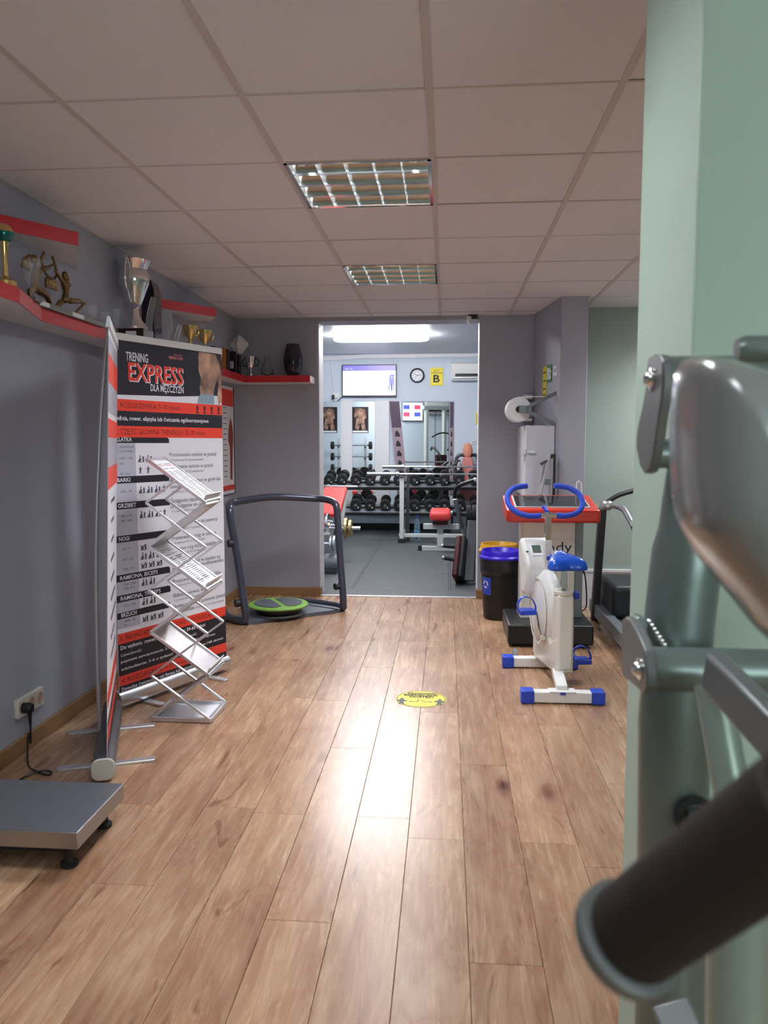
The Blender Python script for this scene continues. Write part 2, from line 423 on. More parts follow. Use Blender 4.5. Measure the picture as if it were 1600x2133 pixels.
# ------------------------------------------------------------------ suspended ceiling
cl = struct(MB().box(WL - 0.1, WR + 0.1, YN, YB, CZ + 0.25, CZ + 0.32).build('ceiling', VOID), 'suspended ceiling of square mineral tiles')
TP = 0.5965
gxs = [-0.062 + TP * k for k in range(-3, 6)]
gys = [3.14 + TP * k for k in range(-8, 7)]
xs = [WL] + [x for x in gxs if WL + 0.03 < x < WR - 0.03] + [WR]
ys = [YN] + [y for y in gys if YN + 0.03 < y < YB - 0.03] + [YB]
LIGHTS = [(-0.062 - TP, 3.14), (-0.062 - TP, 3.14 + 3 * TP), (-0.062 - TP, 3.14 - 3 * TP), (-0.062 - TP, 3.14 - 6 * TP), (-0.062 + 3 * TP, 3.14 + 4 * TP), (-0.062 + 3 * TP, 3.14 - 4 * TP)]  # first pair is in view; the others are unseen, added as fill light
protos = {}
for i in range(len(xs) - 1):
    for j in range(len(ys) - 1):
        if any(abs(xs[i] - a) < 0.02 and abs(ys[j] - b) < 0.02 for a, b in LIGHTS): continue
        a, b = xs[i + 1] - xs[i], ys[j + 1] - ys[j]
        key = (round(a, 3), round(b, 3))
        c = (xs[i] + a / 2, ys[j] + b / 2, CZ)
        tilt = random.uniform(-0.0015, 0.0015)
        if key not in protos:
            o = MB().box(-a / 2 + 0.004, a / 2 - 0.004, -b / 2 + 0.004, b / 2 - 0.004, 0.003, 0.018).build('ceiling_tile', TILE, cl, smooth=0, bevel=0.003, seg=1); o.location = c; protos[key] = o
        else: o = copy_part(protos[key], cl, c)
        o.location.z += tilt
for x in xs[1:-1]:
    MB().box(x - 0.012, x + 0.012, YN, YB, CZ - 0.001, CZ + 0.0025).box(x - 0.002, x + 0.002, YN, YB, CZ, CZ + 0.03).build('grid_bar', GRID, cl, smooth=0)
for y in ys[1:-1]:
    for i in range(len(xs) - 1):
        MB().box(xs[i] + 0.012, xs[i + 1] - 0.012, y - 0.006, y + 0.006, CZ + 0.0005, CZ + 0.0028).build('grid_bar', GRID, cl, smooth=0)
MB().box(WL, WL + 0.02, YN, YB, CZ - 0.001, CZ + 0.003).build('edge_angle', GRID, cl, smooth=0)
MB().box(WL, WR, YB - 0.02, YB, CZ - 0.001, CZ + 0.003).build('edge_angle', GRID, cl, smooth=0)

# ------------------------------------------------------------------ louvred ceiling lights
LOUV = mat('louvre_mirror', (0.80, 0.81, 0.80), 0.10, 1.0, var=0.02, scale=12, bump=0.05)
LOUV2 = mat('louvre_satin', (0.80, 0.82, 0.86), 0.24, 1.0)
REFL = mat('lamp_tray_white', srgb(235, 235, 235), 0.5)
def wedge(half_top, half_bot, hgt, n=6):
    left = []
    for i in range(n + 1):
        t = i / n
        left.append((-(half_bot + (half_top - half_bot) * t ** 1.8), hgt * t))
    return left + [(-x, z) for x, z in reversed(left)]
def louvre_light(x, y, label, power):
    t = thing('ceiling_light', label, 'ceiling light', (x + TP / 2, y + TP / 2, CZ), 0, 'louvred ceiling lights')
    a = TP / 2 - 0.006
    MB().box(-a, a, -a, a, 0.13, 0.14).box(-a, -a + 0.008, -a, a, 0, 0.14).box(a - 0.008, a, -a, a, 0, 0.14).box(-a, a, -a, -a + 0.008, 0, 0.14).box(-a, a, a - 0.008, a, 0, 0.14).build('housing', REFL, t)
    MB().box(-a, a, -a, -a + 0.014, -0.003, 0.004).box(-a, a, a - 0.014, a, -0.003, 0.004).box(-a, -a + 0.014, -a, a, -0.003, 0.004).box(a - 0.014, a, -a, a, -0.003, 0.004).build('rim', CHROME, t, smooth=0)
    w = wedge(0.030, 0.0015, 0.058)
    for k in range(5):
        yy = -a + 0.008 + (2 * a - 0.016) * k / 4
        MB().prism(w, -a + 0.008, a - 0.008, Matrix(((0, 0, 1, 0), (1, 0, 0, yy), (0, 1, 0, 0), (0, 0, 0, 1)))).build('reflector_blade', LOUV, t, smooth=50)
    for k in range(6):
        xx = -a + 0.008 + (2 * a - 0.016) * k / 5
        w2 = wedge(0.007, 0.0010, 0.054)
        MB().prism(w2, -a + 0.008, a - 0.008, Matrix(((1, 0, 0, xx), (0, 0, -1, 0), (0, 1, 0, 0.001), (0, 0, 0, 1)))).build('cross_blade', LOUV2, t, smooth=50)
    for k in range(4):
        yy = -a + 0.008 + (2 * a - 0.016) * (k + 0.5) / 4
        MB().cyl((-a + 0.02, yy, 0.098), (a - 0.02, yy, 0.098), 0.013, n=10).build('tube', TUBEW, t)
    for sx in (-1, 1):
        MB().lathe([(0.0001, -0.006), (0.012, -0.004), (0.012, 0.002)], (sx * (a - 0.07), -a + 0.03, 0.004), 12).build('clip', WHITE, t)
    ld = bpy.data.lights.new('lamp_light', 'AREA'); ld.shape = 'SQUARE'; ld.size = 0.52; ld.energy = power; ld.color = (0.92, 0.96, 1.0)
    lo = bpy.data.objects.new('lamp_light', ld); col.objects.link(lo); lo.parent = t; lo.location = (0, 0, 0.078)
    return t
LL = ['louvred ceiling light over the plank floor in front of the scissor stand', 'louvred ceiling light next to the doorway wall', 'unseen louvred fill light added over the near end of the front room', 'unseen louvred fill light added above the entrance end of the room', 'unseen louvred fill light added over the treadmill', 'unseen louvred ceiling light behind the mint pillar']
for (x, y), l, k in zip(LIGHTS, LL, (1.0, 1.05, 0.55, 0.25, 1.5, 0.2)): louvre_light(x, y, l, LOUVRE_W * k)  # treadmill one is added out of view to brighten the sage wall
# daylight in the window behind the viewer
wf = MB()
for a, b, c, d in ((wx0, wx1, wz0, wz0 + 0.06), (wx0, wx1, wz1 - 0.06, wz1), (wx0, wx0 + 0.06, wz0, wz1), (wx1 - 0.06, wx1, wz0, wz1), ((wx0 + wx1) / 2 - 0.03, (wx0 + wx1) / 2 + 0.03, wz0, wz1)):
    wf.box(a, b, YN - 0.09, YN - 0.04, c, d)
win = struct(wf.build('window_1', WHITEP), 'white framed window behind the viewer')
MB().box(wx0 + 0.06, wx1 - 0.06, YN - 0.068, YN - 0.062, wz0 + 0.06, wz1 - 0.06).build('pane', GLASS, win, smooth=0)
ld = bpy.data.lights.new('window_daylight', 'AREA'); ld.shape = 'RECTANGLE'; ld.size = wx1 - wx0; ld.size_y = wz1 - wz0; ld.energy = WIN_W; ld.color = (0.82, 0.95, 0.95)
lo = bpy.data.objects.new('window_daylight', ld); col.objects.link(lo); lo.location = ((wx0 + wx1) / 2, YN - 0.02, (wz0 + wz1) / 2); lo.rotation_euler = (R(90), 0, 0)

# ------------------------------------------------------------------ weights room shell
gf = struct(MB().box(GX0 - 0.1, GX1 + 0.1, YB + 0.03, GY1 + 0.1, -0.05, -0.012).build('floor', VOID), 'black rubber puzzle mat floor of the weights room')
TS, NT, TD = 0.93, 12, 0.022
def tooth_edge():
    pts = []
    for k in range(NT):
        a, b = (k + 0.5 - 0.28) / NT * TS, (k + 0.5 + 0.28) / NT * TS
        s = 0.10 / NT * TS
        d = TD
        pts += [(a + s, 0), (a - s * 0.2, d), (b + s * 0.2, d), (b - s, 0)]
    return pts
te = tooth_edge()
g = 0.0055
poly = [(0, 0)] + [(x, y) for x, y in te] + [(TS, 0)] + [(TS + y, x) for x, y in te] + [(TS, TS)] + [(x, TS + y) for x, y in reversed(te)] + [(0, TS)] + [(y, x) for x, y in reversed(te)]
poly = [((x - TS / 2) * (1 - g), (y - TS / 2) * (1 - g)) for x, y in poly]
pt = None
X00 = -0.90 - 3 * TS
Y00 = 8.16 - TS
for i in range(8):
    for j in range(6):
        c = (X00 + TS * (i + 0.5), Y00 + TS * (j + 0.5), 0)
        if c[0] - TS / 2 > GX1: continue
        if pt is None:
            pt = MB().prism(poly, -0.012, 0.0).build('mat_tile', GYMRUB, gf, smooth=0, bevel=0.0008, seg=1); pt.location = c
        else: copy_part(pt, gf, c)
MB().box(DX0 + 0.006, DX1 - 0.006, YB + 0.03, GY0, -0.012, -0.0005).box(GX0, GX1, GY0, Y00 + 0.03, -0.012, -0.0005).build('mat_strip', GYMRUB, gf, smooth=0)
struct(MB().box(GX0 - 0.12, GX0, GY0, GY1, 0, GZ).build('wall_left', ICE), 'pale left wall of the weights room')
struct(MB().box(GX1, GX1 + 0.12, GY0, GY1, 0, GZ).build('wall_right', ICE), 'pale right wall of the weights room')
struct(MB().box(GX0 - 0.1, GX1 + 0.1, GY1, GY1 + 0.12, 0, GZ).build('wall_far', ICE), 'pale blue far wall of the weights room')
struct(MB().box(GX0 - 0.1, GX1 + 0.1, YB + 0.12, GY1 + 0.1, GZ, GZ + 0.08).build('ceiling', GYMCEIL), 'glossy grey ceiling of the weights room')
struct(MB().box(GX0, DX0, GY0, GY0 + 0.008, 0, GZ).box(DX1, GX1, GY0, GY0 + 0.008, 0, GZ).box(DX0, DX1, GY0, GY0 + 0.008, DTOP, GZ).build('wall_near', ICE), 'pale gym side of the doorway wall')
struct(MB().box(GX0, GX1, GY1 - 0.02, GY1, 0, 0.10).build('baseboard_far', BLACK), 'black skirting under the gym mirrors')
# cable trunking under the ceiling
tk = MB().bar(P(672, 748, 12.38), P(765, 742, 12.38), 0.03, 0.06).bar(P(765, 742, 12.38), P(1040, 738, 12.38), 0.03, 0.07)
struct(tk.build('trim_3', WHITEP), 'white cable trunking under the gym ceiling')

# batten lights
def batten(y, label):
    t = thing('batten_light', label, 'ceiling light', (-0.85, y, GZ), 0, 'batten lights of the weights room')
    MB().box(-0.56, 0.56, -0.07, 0.07, -0.025, -0.001).build('base', WHITEP, t, bevel=0.005)
    prof = [(0.0001, -0.62), (0.05, -0.60), (0.078, -0.55), (0.085, -0.45), (0.085, 0.45), (0.078, 0.55), (0.05, 0.60), (0.0001, 0.62)]
    MB().lathe(prof, (0, 0, -0.058), 20, Matrix(((0, 0, 1, 0), (0, 1, 0, 0), (-0.42, 0, 0, 0), (0, 0, 0, 1)))).build('diffuser', LAMPW, t)
batten(10.15, 'glowing batten light on the ceiling in front of the television')
batten(8.05, 'glowing batten light just behind the doorway lintel')

# ------------------------------------------------------------------ far wall: mirrors, TV, clock, sign, AC
def wallrect(x0, y0, x1, y1, Y):
    a, b = P(x0, y1, Y), P(x1, y0, Y)
    return a.x, b.x, a.z, b.z
YW = GY1
def panel(mb, x0, y0, x1, y1, t0, t1):
    a = wallrect(x0, y0, x1, y1, YW - t1)
    return mb.box(a[0], a[1], YW - t1, YW - t0, a[2], a[3])
ms = thing('wall_mirror', 'row of mirror panes on the wall behind the dumbbell rack', 'mirror', (0, YW, 0))
def mir(x0, x1, y0=836, y1=1068, ang=0.0, z=0.02):
    a = wallrect(x0, y0, x1, y1, YW - z)
    cx = (a[0] + a[1]) / 2; hw = (a[1] - a[0]) / 2
    o = MB().box(-hw, hw, -0.004, 0.004, a[2], a[3]).build('pane', MIRROR, ms, smooth=0, bevel=0.002, seg=1)
    o.location = (cx, -z - abs(math.sin(ang)) * hw - 0.005, 0); o.rotation_euler.z = ang
mir(640, 711); mir(733, 781); mir(828, 936, ang=R(7.5))
pl = MB(); panel(pl, 711, 834, 733, 1070, 0, 0.05); pl.build('pilaster', WHITEP, ms, bevel=0.004).location = (0, -YW, 0)
pl = MB(); panel(pl, 781, 834, 811, 1070, 0, 0.06); pl.build('pilaster', WHITEP, ms, bevel=0.004).location = (0, -YW, 0)

def exercise_strip(x0, x1, y0, y1, label, lean, off=0.135):
    a = wallrect(x0, y0, x1, y1, YW - 0.11)
    t = thing('exercise_poster_strip', label, 'poster', ((a[0] + a[1]) / 2, YW - off, a[2]))
    hw, hh = (a[1] - a[0]) / 2, a[3] - a[2]
    M = Matrix(((1, 0, -lean, lean * hh), (0, 1, 0, 0), (0, 0, 1, 0), (0, 0, 0, 1)))
    MB().box(-hw, hw, -0.012, 0.012, 0, hh, M).build('board', mat('poster_mauve', srgb(150, 128, 140), 0.5), t)
    MB().box(-hw + 0.004, hw - 0.004, -0.0135, -0.011, hh * 0.72, hh - 0.004, M).build('header', mat('poster_plum', srgb(72, 50, 72), 0.5, var=0.4, scale=25), t)
    for k in range(6):
        z = hh * (0.66 - 0.105 * k)
        MB().prism([(-hw * 0.5, z - 0.05), (hw * 0.4, z - 0.055), (hw * 0.5, z - 0.02), (hw * 0.15, z + 0.03), (-hw * 0.1, z + 0.045), (-hw * 0.4, z + 0.01)], 0.011, 0.0135, M @ MXZ).build('pictogram', INK, t, smooth=0)
    return t
exercise_strip(811, 832, 836, 1030, 'mauve strip of exercise pictures leaning against the mirror', 0.10)
exercise_strip(936, 945, 836, 1030, 'narrow exercise strip at the edge of the mirror by the plain wall', 0.0, 0.0135)

# television
a = wallrect(713, 759, 826, 827, YW - 0.06)
tv = thing('television', 'wall television with a purple bar and white page on its screen', 'television', ((a[0] + a[1]) / 2, YW - 0.05, a[2]))
tw, th = (a[1] - a[0]) / 2, a[3] - a[2]
MB().box(-tw, tw, -0.02, 0.02, 0, th).box(-0.12, 0.12, 0.02, 0.05, th * 0.3, th * 0.7).build('casing', BLACK, tv, bevel=0.004)
e = 0.014
MB().box(-tw + e, tw - e, -0.0215, -0.0205, e + 0.012, th - e).build('screen', SCRW, tv, smooth=0)
MB().box(-tw + e, tw - e, -0.0225, -0.0212, th - e - 0.085, th - e).build('screen_bar', SCRP, tv, smooth=0)
ln = MB()
for u in (-0.31, -0.03, 0.16, 0.30): ln.box(u - 0.002, u + 0.002, -0.0225, -0.0212, th * 0.42, th - e - 0.085)
for u in (-0.30, -0.02): ln.box(u, u + 0.2, -0.0225, -0.0212, th * 0.45, th * 0.453)
ln.build('screen_lines', SCRL, tv, smooth=0)
fg = MB()
for u, zz in ((0.335, 0.10), (0.375, 0.09)):
    fg.prism([(u - 0.03, zz), (u - 0.01, zz), (u, zz + 0.12), (u + 0.012, zz), (u + 0.026, zz + 0.01), (u + 0.02, zz + 0.19), (u, zz + 0.25), (u - 0.02, zz + 0.19)], 0.0212, 0.0225, MXZ)
fg.box(0.33, 0.40, -0.0225, -0.0212, th * 0.62, th * 0.69).build('screen_figures', SCRB, tv, smooth=0)
text_mesh('screen_text', 'InBody', SCRR, tv, 0.33, 0.05, 0.035, 0.16, y=-0.023, right=True)
text_mesh('screen_text', 'InBody   10:52', SCRL, tv, -tw + 0.05, th - 0.075, 0.022, 0.11, y=-0.0235)
# clock
c = P(869, 782, YW - 0.03)
ck = thing('wall_clock', 'round wall clock with a black rim and white dial', 'clock', (c.x, YW - 0.002, c.z))
RX = Matrix(((1, 0, 0, 0), (0, 0, 1, 0), (0, -1, 0, 0), (0, 0, 0, 1))) # z -> +y... lathe axis along -y
RXm = Matrix(((1, 0, 0, 0), (0, 0, -1, 0), (0, 1, 0, 0), (0, 0, 0, 1)))
MB().lathe([(0.095, 0.0), (0.113, 0.0), (0.115, 0.03), (0.105, 0.042), (0.092, 0.03), (0.092, 0.0)], n=36, M=RXm, cap=False).build('rim', mat('clock_rim', (0.02, 0.025, 0.04), 0.3), ck)
MB().lathe([(0.0001, 0.012), (0.094, 0.012), (0.094, 0.0)], n=36, M=RXm).build('dial', PAPER, ck)
nm = MB()
for k in range(12):
    an = R(30 * k); nm.bar((0.07 * math.sin(an), -0.0135, 0.07 * math.cos(an)), (0.084 * math.sin(an), -0.0135, 0.084 * math.cos(an)), 0.007, 0.002, up=(0, 1, 0))
nm.build('hour_marks', INK, ck, smooth=0)
for an, l, wd in ((R(-58), 0.065, 0.005), (R(80), 0.05, 0.007), (R(225), 0.05, 0.003)):
    MB().bar((0, -0.016, 0), (l * math.sin(an), -0.016, l * math.cos(an)), wd, 0.002, up=(0, 1, 0)).build('hand', INK, ck, smooth=0)
# yellow room sign
a = wallrect(896, 766, 923, 803, YW - 0.015)
sg = thing('room_sign', 'yellow room sign with a big letter B', 'sign', ((a[0] + a[1]) / 2, YW - 0.002, a[2]))
sw, sh = (a[1] - a[0]) / 2, a[3] - a[2]
MB().box(-sw, sw, -0.012, 0, 0, sh).build('board', SIGNY, sg, bevel=0.002)
text_mesh('letter', 'B', INK, sg, -0.05, 0.05, 0.115, 0.10, y=-0.0135, bold=0.02)
text_mesh('lettering', 'SALA', INK, sg, -0.04, sh - 0.055, 0.022, 0.08, y=-0.0135)
text_mesh('lettering', 'TRENINGOWA', INK, sg, -sw + 0.012, sh - 0.09, 0.022, 2 * sw - 0.024, y=-0.0135)
# air conditioner
def air_con(name, label, c, wdt, hgt, rotz=0.0):
    t = thing(name, label, 'air conditioner', c, rotz)
    pr = [(0, 0.0), (0, hgt), (-0.16, hgt), (-0.20, hgt - 0.03), (-0.205, hgt * 0.32), (-0.15, 0.0)]
    MB().prism(pr, -wdt / 2, wdt / 2, MYZ).build('body', WHITE, t, bevel=0.008)
    MB().box(-wdt / 2 + 0.06, wdt / 2 - 0.02, -0.208, -0.17, hgt * 0.22, hgt * 0.36).build('outlet', BLACK, t, bevel=0.004)
    MB().bar((-wdt / 2 + 0.02, -0.19, hgt * 0.14), (wdt / 2 - 0.02, -0.19, hgt * 0.14), 0.03, 0.03).build('louvre', ALUM, t, bevel=0.008)
    return t
a = wallrect(940, 753, 1045, 792, YW - 0.2)
air_con('air_conditioner', 'white split air conditioner high on the far wall', ((a[0] + a[1]) / 2, YW, a[2]), a[1] - a[0], a[3] - a[2])
# socket, plug, cables by the TV
c = P(700, 824, YW - 0.02)
so = thing('wall_socket', 'small white socket with a black plug below the television', 'socket', (c.x, YW - 0.001, c.z))
MB().box(-0.05, 0.05, -0.03, 0, -0.04, 0.04).build('plate', WHITE, so, bevel=0.005)
MB().box(-0.06, -0.02, -0.075, -0.03, -0.06, 0.01).build('plug', BLACK, so, bevel=0.008)
cb = smooth_path([P(693, 836, YW - 0.03), P(702, 836, YW - 0.02), P(712, 828, YW - 0.02), P(716, 826, YW - 0.06)])
tag(MB().tube(cb, 0.006, 8).build('television_cable', BLACK), 'thin black cable from the socket to the television', 'cable')
cb = [P(688, 750, YW - 0.012), P(691, 775, YW - 0.012), P(697, 817, YW - 0.012)]
tag(MB().tube(cb, 0.008, 8).build('conduit', WHITEP), 'thin white cable running down from the trunking to the socket', 'cable')
sw_ = P(986, 921, YW - 0.01)
lsw = thing('light_switch', 'small square white switch on the gym wall', 'switch', (sw_.x, YW - 0.001, sw_.z))
MB().box(-0.035, 0.035, -0.012, 0, -0.035, 0.035).build('frame', WHITE, lsw, bevel=0.004)
MB().box(-0.022, 0.022, -0.018, -0.012, -0.022, 0.022).build('rocker', PALEGREY, lsw, bevel=0.003)
for (x0, x1, y0, y1, m, nm_, lb) in ((991, 997, 858, 884, SIGNY, 'notice', 'yellow notice on the gym wall above the white one'), (991, 997, 888, 912, PAPER, 'notice', 'white notice on the gym wall below the yellow one')):
    a = wallrect(x0, y0, x1 + 8, y1, YW - 0.01)
    t = thing(nm_, lb, 'notice', ((a[0] + a[1]) / 2, YW - 0.001, a[2]))
    MB().box(-(a[1] - a[0]) / 2, (a[1] - a[0]) / 2, -0.006, 0, 0, a[3] - a[2]).build('sheet', m, t)
    k = MB()
    for q in range(5): k.box(-(a[1] - a[0]) / 2 + 0.012, (a[1] - a[0]) / 2 - 0.02, -0.0072, -0.006, 0.02 + q * 0.03, 0.03 + q * 0.03)
    k.build('print', INK, t, smooth=0)

# posters and equipment seen in the mirrors (gym side of the doorway wall)
def body_poster(x, z0, wd, ht, label, seed):
    rnd = random.Random(seed)
    t = thing('wall_poster', label, 'poster', (x, GY0 + 0.009, z0))
    MB().box(-wd / 2, wd / 2, 0, 0.006, 0, ht).build('sheet', mat('poster_dark', srgb(44, 34, 40), 0.4), t)
    MB().prism([(-0.10, ht * 0.95), (0.10, ht * 0.93), (0.14, ht * 0.6), (0.09, ht * 0.5), (0.13, ht * 0.12), (0.05, ht * 0.08), (0.01, ht * 0.4), (-0.04, ht * 0.1), (-0.12, ht * 0.14), (-0.08, ht * 0.52), (-0.14, ht * 0.62)], -0.0075, -0.006, MXZ).build('figure_print', TORSO, t, smooth=0)
    MB().box(-wd / 2 + 0.02, wd / 2 - 0.02, 0.006, 0.0072, 0.01, 0.045).build('caption_strip', PAPER, t, smooth=0)
body_poster(-1.95, 1.62, 0.38, 0.58, 'dark bodybuilding poster nearer the doorway on the gym side', 1)
body_poster(-2.66, 1.62, 0.38, 0.58, 'dark bodybuilding poster further from the doorway on the gym side', 2)
air_con('air_conditioner', 'white air conditioner on the gym side of the doorway wall', (1.28, GY0 + 0.01, 2.03), 0.8, 0.27, PI)
t = thing('television', 'wall television with red and blue squares on the gym side wall', 'television', (0.60, GY0 + 0.02, 1.88))
MB().box(-0.24, 0.24, 0, 0.04, 0, 0.42).build('casing', BLACK, t, bevel=0.005)
MB().box(-0.23, 0.23, 0.0405, 0.042, 0.012, 0.408).build('screen', SCRL, t, smooth=0)
for k, (x, z, m) in enumerate(((-0.15, 0.1, SCRR), (0.1, 0.1, SCRB), (-0.15, 0.26, SCRB), (0.1, 0.26, SCRR))): MB().box(x - 0.06, x + 0.08, 0.0415, 0.043, z, z + 0.09).build('screen_square', m, t, smooth=0)

def barbell(label, loc, L, rp, grp, rotz=0.0):
    t = thing('barbell', label, 'barbell', loc, rotz, grp)
    MB().cyl((-L / 2, 0, 0), (L / 2, 0, 0), 0.013, n=12).build('bar', STEEL, t)
    for s in (-1, 1):
        MB().lathe([(0.03, -0.035), (rp - 0.008, -0.035), (rp, -0.025), (rp, 0.025), (rp - 0.008, 0.035), (0.03, 0.035)], (s * (L / 2 - 0.05), 0, 0), 24, Matrix.Rotation(R(90), 4, 'Y')).build('weight_head', RUBBER, t)
        MB().cyl((s * (L / 2 - 0.11), 0, 0), (s * (L / 2 - 0.085), 0, 0), 0.03, n=16).build('collar', CHROME, t)
    return t
br = thing('barbell_rack', 'grey upright rack holding fixed barbells behind the doorway wall', 'rack', (-2.1, 7.45, 0))
for s in (-1, 1):
    MB().bar((s * 0.3, 0, 0.03), (s * 0.3, 0, 1.5), 0.05, 0.05).build('upright', PALEGREY, br)
    MB().bar((s * 0.3, -0.25, 0.025), (s * 0.3, 0.3, 0.025), 0.05, 0.05).build('foot', PALEGREY, br)
    for k in range(4): MB().bar((s * 0.3, 0.02, 0.55 + 0.25 * k), (s * 0.3, 0.14, 0.56 + 0.25 * k), 0.03, 0.02).build('hook', DARKGREY, br)
for k in range(4): barbell('fixed barbell with round black heads on the upright rack', (-2.1, 7.555, 0.586 + 0.25 * k), 0.95 , 0.085, 'fixed barbells on the rack')
for i, (x, y) in enumerate(((0.72, 8.80), (1.52, 8.25))):
    t = thing('cable_machine', ('grey cable tower with white weight stack near the doorway side', 'grey cable tower further along the side wall')[i], 'exercise machine', (x, y, 0), R(-20))
    for s in (-1, 1): MB().bar((s * 0.22, 0, 0), (s * 0.22, 0, 2.1), 0.06, 0.09).build('upright', PALEGREY, t, bevel=0.006)
    MB().bar((-0.3, 0, 2.1), (0.3, 0, 2.1), 0.09, 0.08).build('crossbeam', PALEGREY, t, bevel=0.006)
    MB().bar((-0.3, 0.1, 0.04), (0.3, 0.1, 0.04), 0.6, 0.08).build('base', PALEGREY, t, bevel=0.006)
    for k in range(12): MB().box(-0.15, 0.15, -0.06, 0.06, 0.10 + 0.05 * k, 0.145 + 0.05 * k).build('weight_plate', DARKGREY, t, smooth=0)
    MB().cyl((0, 0.0, 0.7), (0, 0.0, 2.05), 0.006, n=8).build('cable', BLACK, t)
    MB().tube(smooth_path([(-0.25, 0.25, 1.5), (-0.1, 0.3, 1.58), (0.1, 0.3, 1.58), (0.25, 0.25, 1.5)]), 0.015, 10).build('pull_bar', BLACK, t)
    MB().box(-0.16, 0.16, 0.30, 0.60, 0.42, 0.50).build('seat', MAROON, t, bevel=0.02)
    MB().bar((0, 0.55, 0.05), (0, 0.45, 0.42), 0.06, 0.06).build('seat_post', PALEGREY, t)
    MB().tube(smooth_path([(-0.2, 0.15, 1.25), (-0.32, 0.4, 1.3), (-0.3, 0.6, 1.15), (-0.28, 0.65, 0.95)]), 0.022, 10).build('press_arm', BLACK, t)
    MB().tube(smooth_path([(0.2, 0.15, 1.25), (0.32, 0.4, 1.3), (0.3, 0.6, 1.15), (0.28, 0.65, 0.95)]), 0.022, 10).build('press_arm', BLACK, t)
    MB().box(-0.13, 0.13, 0.18, 0.25, 0.55, 1.15).build('back_pad', MAROON, t, bevel=0.02)

# ------------------------------------------------------------------ dumbbell rack and dumbbells
RY = 11.68
xl, xr = -1.95, 0.75
rk = thing('dumbbell_rack', 'long grey two tier dumbbell rack in front of the mirrors', 'rack', ((xl + xr) / 2, RY, 0))
hx = (xr - xl) / 2
TIERS = ((0.775, 0.04), (0.405, -0.10))
for z, yo in TIERS:
    Mt = Matrix.Translation((0, yo, z)) @ Matrix.Rotation(R(14), 4, 'X')
    MB().box(-hx, hx, -0.17, 0.19, -0.016, -0.004, Mt).build('tray', MIDGREY, rk)
    MB().box(-hx, hx, -0.20, -0.17, -0.045, 0.0, Mt).build('tray_lip', BLACK, rk, bevel=0.004)
    MB().box(-hx, hx, 0.010, 0.034, -0.004, 0.024, Mt).build('rail', BLACK, rk)
for x in (-1.18, -0.05, 1.1):
    MB().bar((x, 0.275, 0.05), (x, 0.29, 0.84), 0.07, 0.06).build('upright', PALEGREY, rk, bevel=0.005)
    MB().bar((x, -0.16, 0.02), (x, 0.31, 0.02), 0.10, 0.04).build('foot', PALEGREY, rk, bevel=0.005)
    MB().bar((x, -0.10, 0.03), (x, -0.10, 0.36), 0.06, 0.05).build('front_leg', PALEGREY, rk, bevel=0.005)
def make_dumbbell(label, grp):
    t = thing('dumbbell', label, 'dumbbell', (0, 0, 0), 0, grp)
    RXp = Matrix.Rotation(R(90), 4, 'X')
    MB().cyl((0, -0.075, 0), (0, 0.075, 0), 0.016, n=12).build('handle', CHROME, t)
    for s in (-1, 1):
        MB().lathe([(0.02, -0.042), (0.072, -0.042), (0.081, -0.034), (0.081, 0.034), (0.072, 0.042), (0.02, 0.042)], (0, s * 0.112, 0), 24, RXp).build('head', RUBBER, t)
        MB().lathe([(0.073, -0.006), (0.0755, -0.006), (0.0755, 0.006), (0.073, 0.006)], (0, s * (0.112 - 0.046), 0), 24, RXp, cap=False).build('ring', CHROME, t)
    MB().lathe([(0.0001, 0.0), (0.02, 0.0), (0.024, 0.003), (0.0001, 0.003)], (0, -0.153, 0), 14, RXp).build('end_bolt', STEEL, t)
    MB().box(0.028, 0.046, -0.1552, -0.1535, -0.045, -0.027).build('sticker', PAPER, t, smooth=0)
    return t
d0 = None
for ti, (pxs, py) in enumerate((([686, 713, 741, 771, 802, 831, 864, 895, 926, 957, 988], 1004), ([741, 771, 802, 831, 864, 895, 926, 958, 990], 1051))):
    z, yo = TIERS[ti]
    lab = ('black dumbbell on the upper tier of the rack', 'black dumbbell on the lower tier of the rack')[ti]
    gp = ('dumbbells on the upper tier', 'dumbbells on the lower tier')[ti]
    for k, xx in enumerate(pxs):
        pos = P(xx, py, RY + yo - 0.12)
        sc = random.uniform(0.93, 1.04)
        loc = (pos.x, RY + yo + 0.0, z + 0.081 * sc * 1.0 + 0.016)
        if d0 is None:
            d = d0 = make_dumbbell(lab, gp); d.location = loc
        else:
            d = dup(d0, loc, None, lab); d['group'] = gp
        d.rotation_euler = (R(14), 0, random.uniform(-0.04, 0.04)); d.scale = (sc,) * 3

# ------------------------------------------------------------------ bench press stand, bars, bottle, bench
bx = P(837, 1128, 10.76)
bs = thing('barbell_stand', 'grey bench press upright standing on a black rubber foot', 'rack', (bx.x, 10.76, 0))
MB().bar((0, 0, 0.0), (0, 0, 0.925), 0.06, 0.07).build('upright', PALEGREY, bs, bevel=0.004)
MB().box(-0.05, 0.05, -0.06, 0.06, 0, 0.06).build('rubber_foot', RUBBER, bs, bevel=0.006)
MB().bar((0.03, 0.02, 0.10), (1.35, 0.02, 0.10), 0.05, 0.05).build('base_beam', PALEGREY, bs, bevel=0.004)
MB().bar((0, -0.05, 0.915), (0, 0.05, 0.915), 0.05, 0.03).build('cradle', DARKGREY, bs, bevel=0.004)
MB().bar((1.35, 0, 0), (1.35, 0, 0.925), 0.06, 0.07).build('upright', PALEGREY, bs, bevel=0.004)
zr = P(838, 972, 10.95).z - 0.02
for xr_ in (0.075, 1.35): MB().bar((xr_, 0.19, 0.0), (xr_, 0.19, zr + 0.005), 0.045, 0.05).build('rear_post', DARKGREY, bs, bevel=0.004)
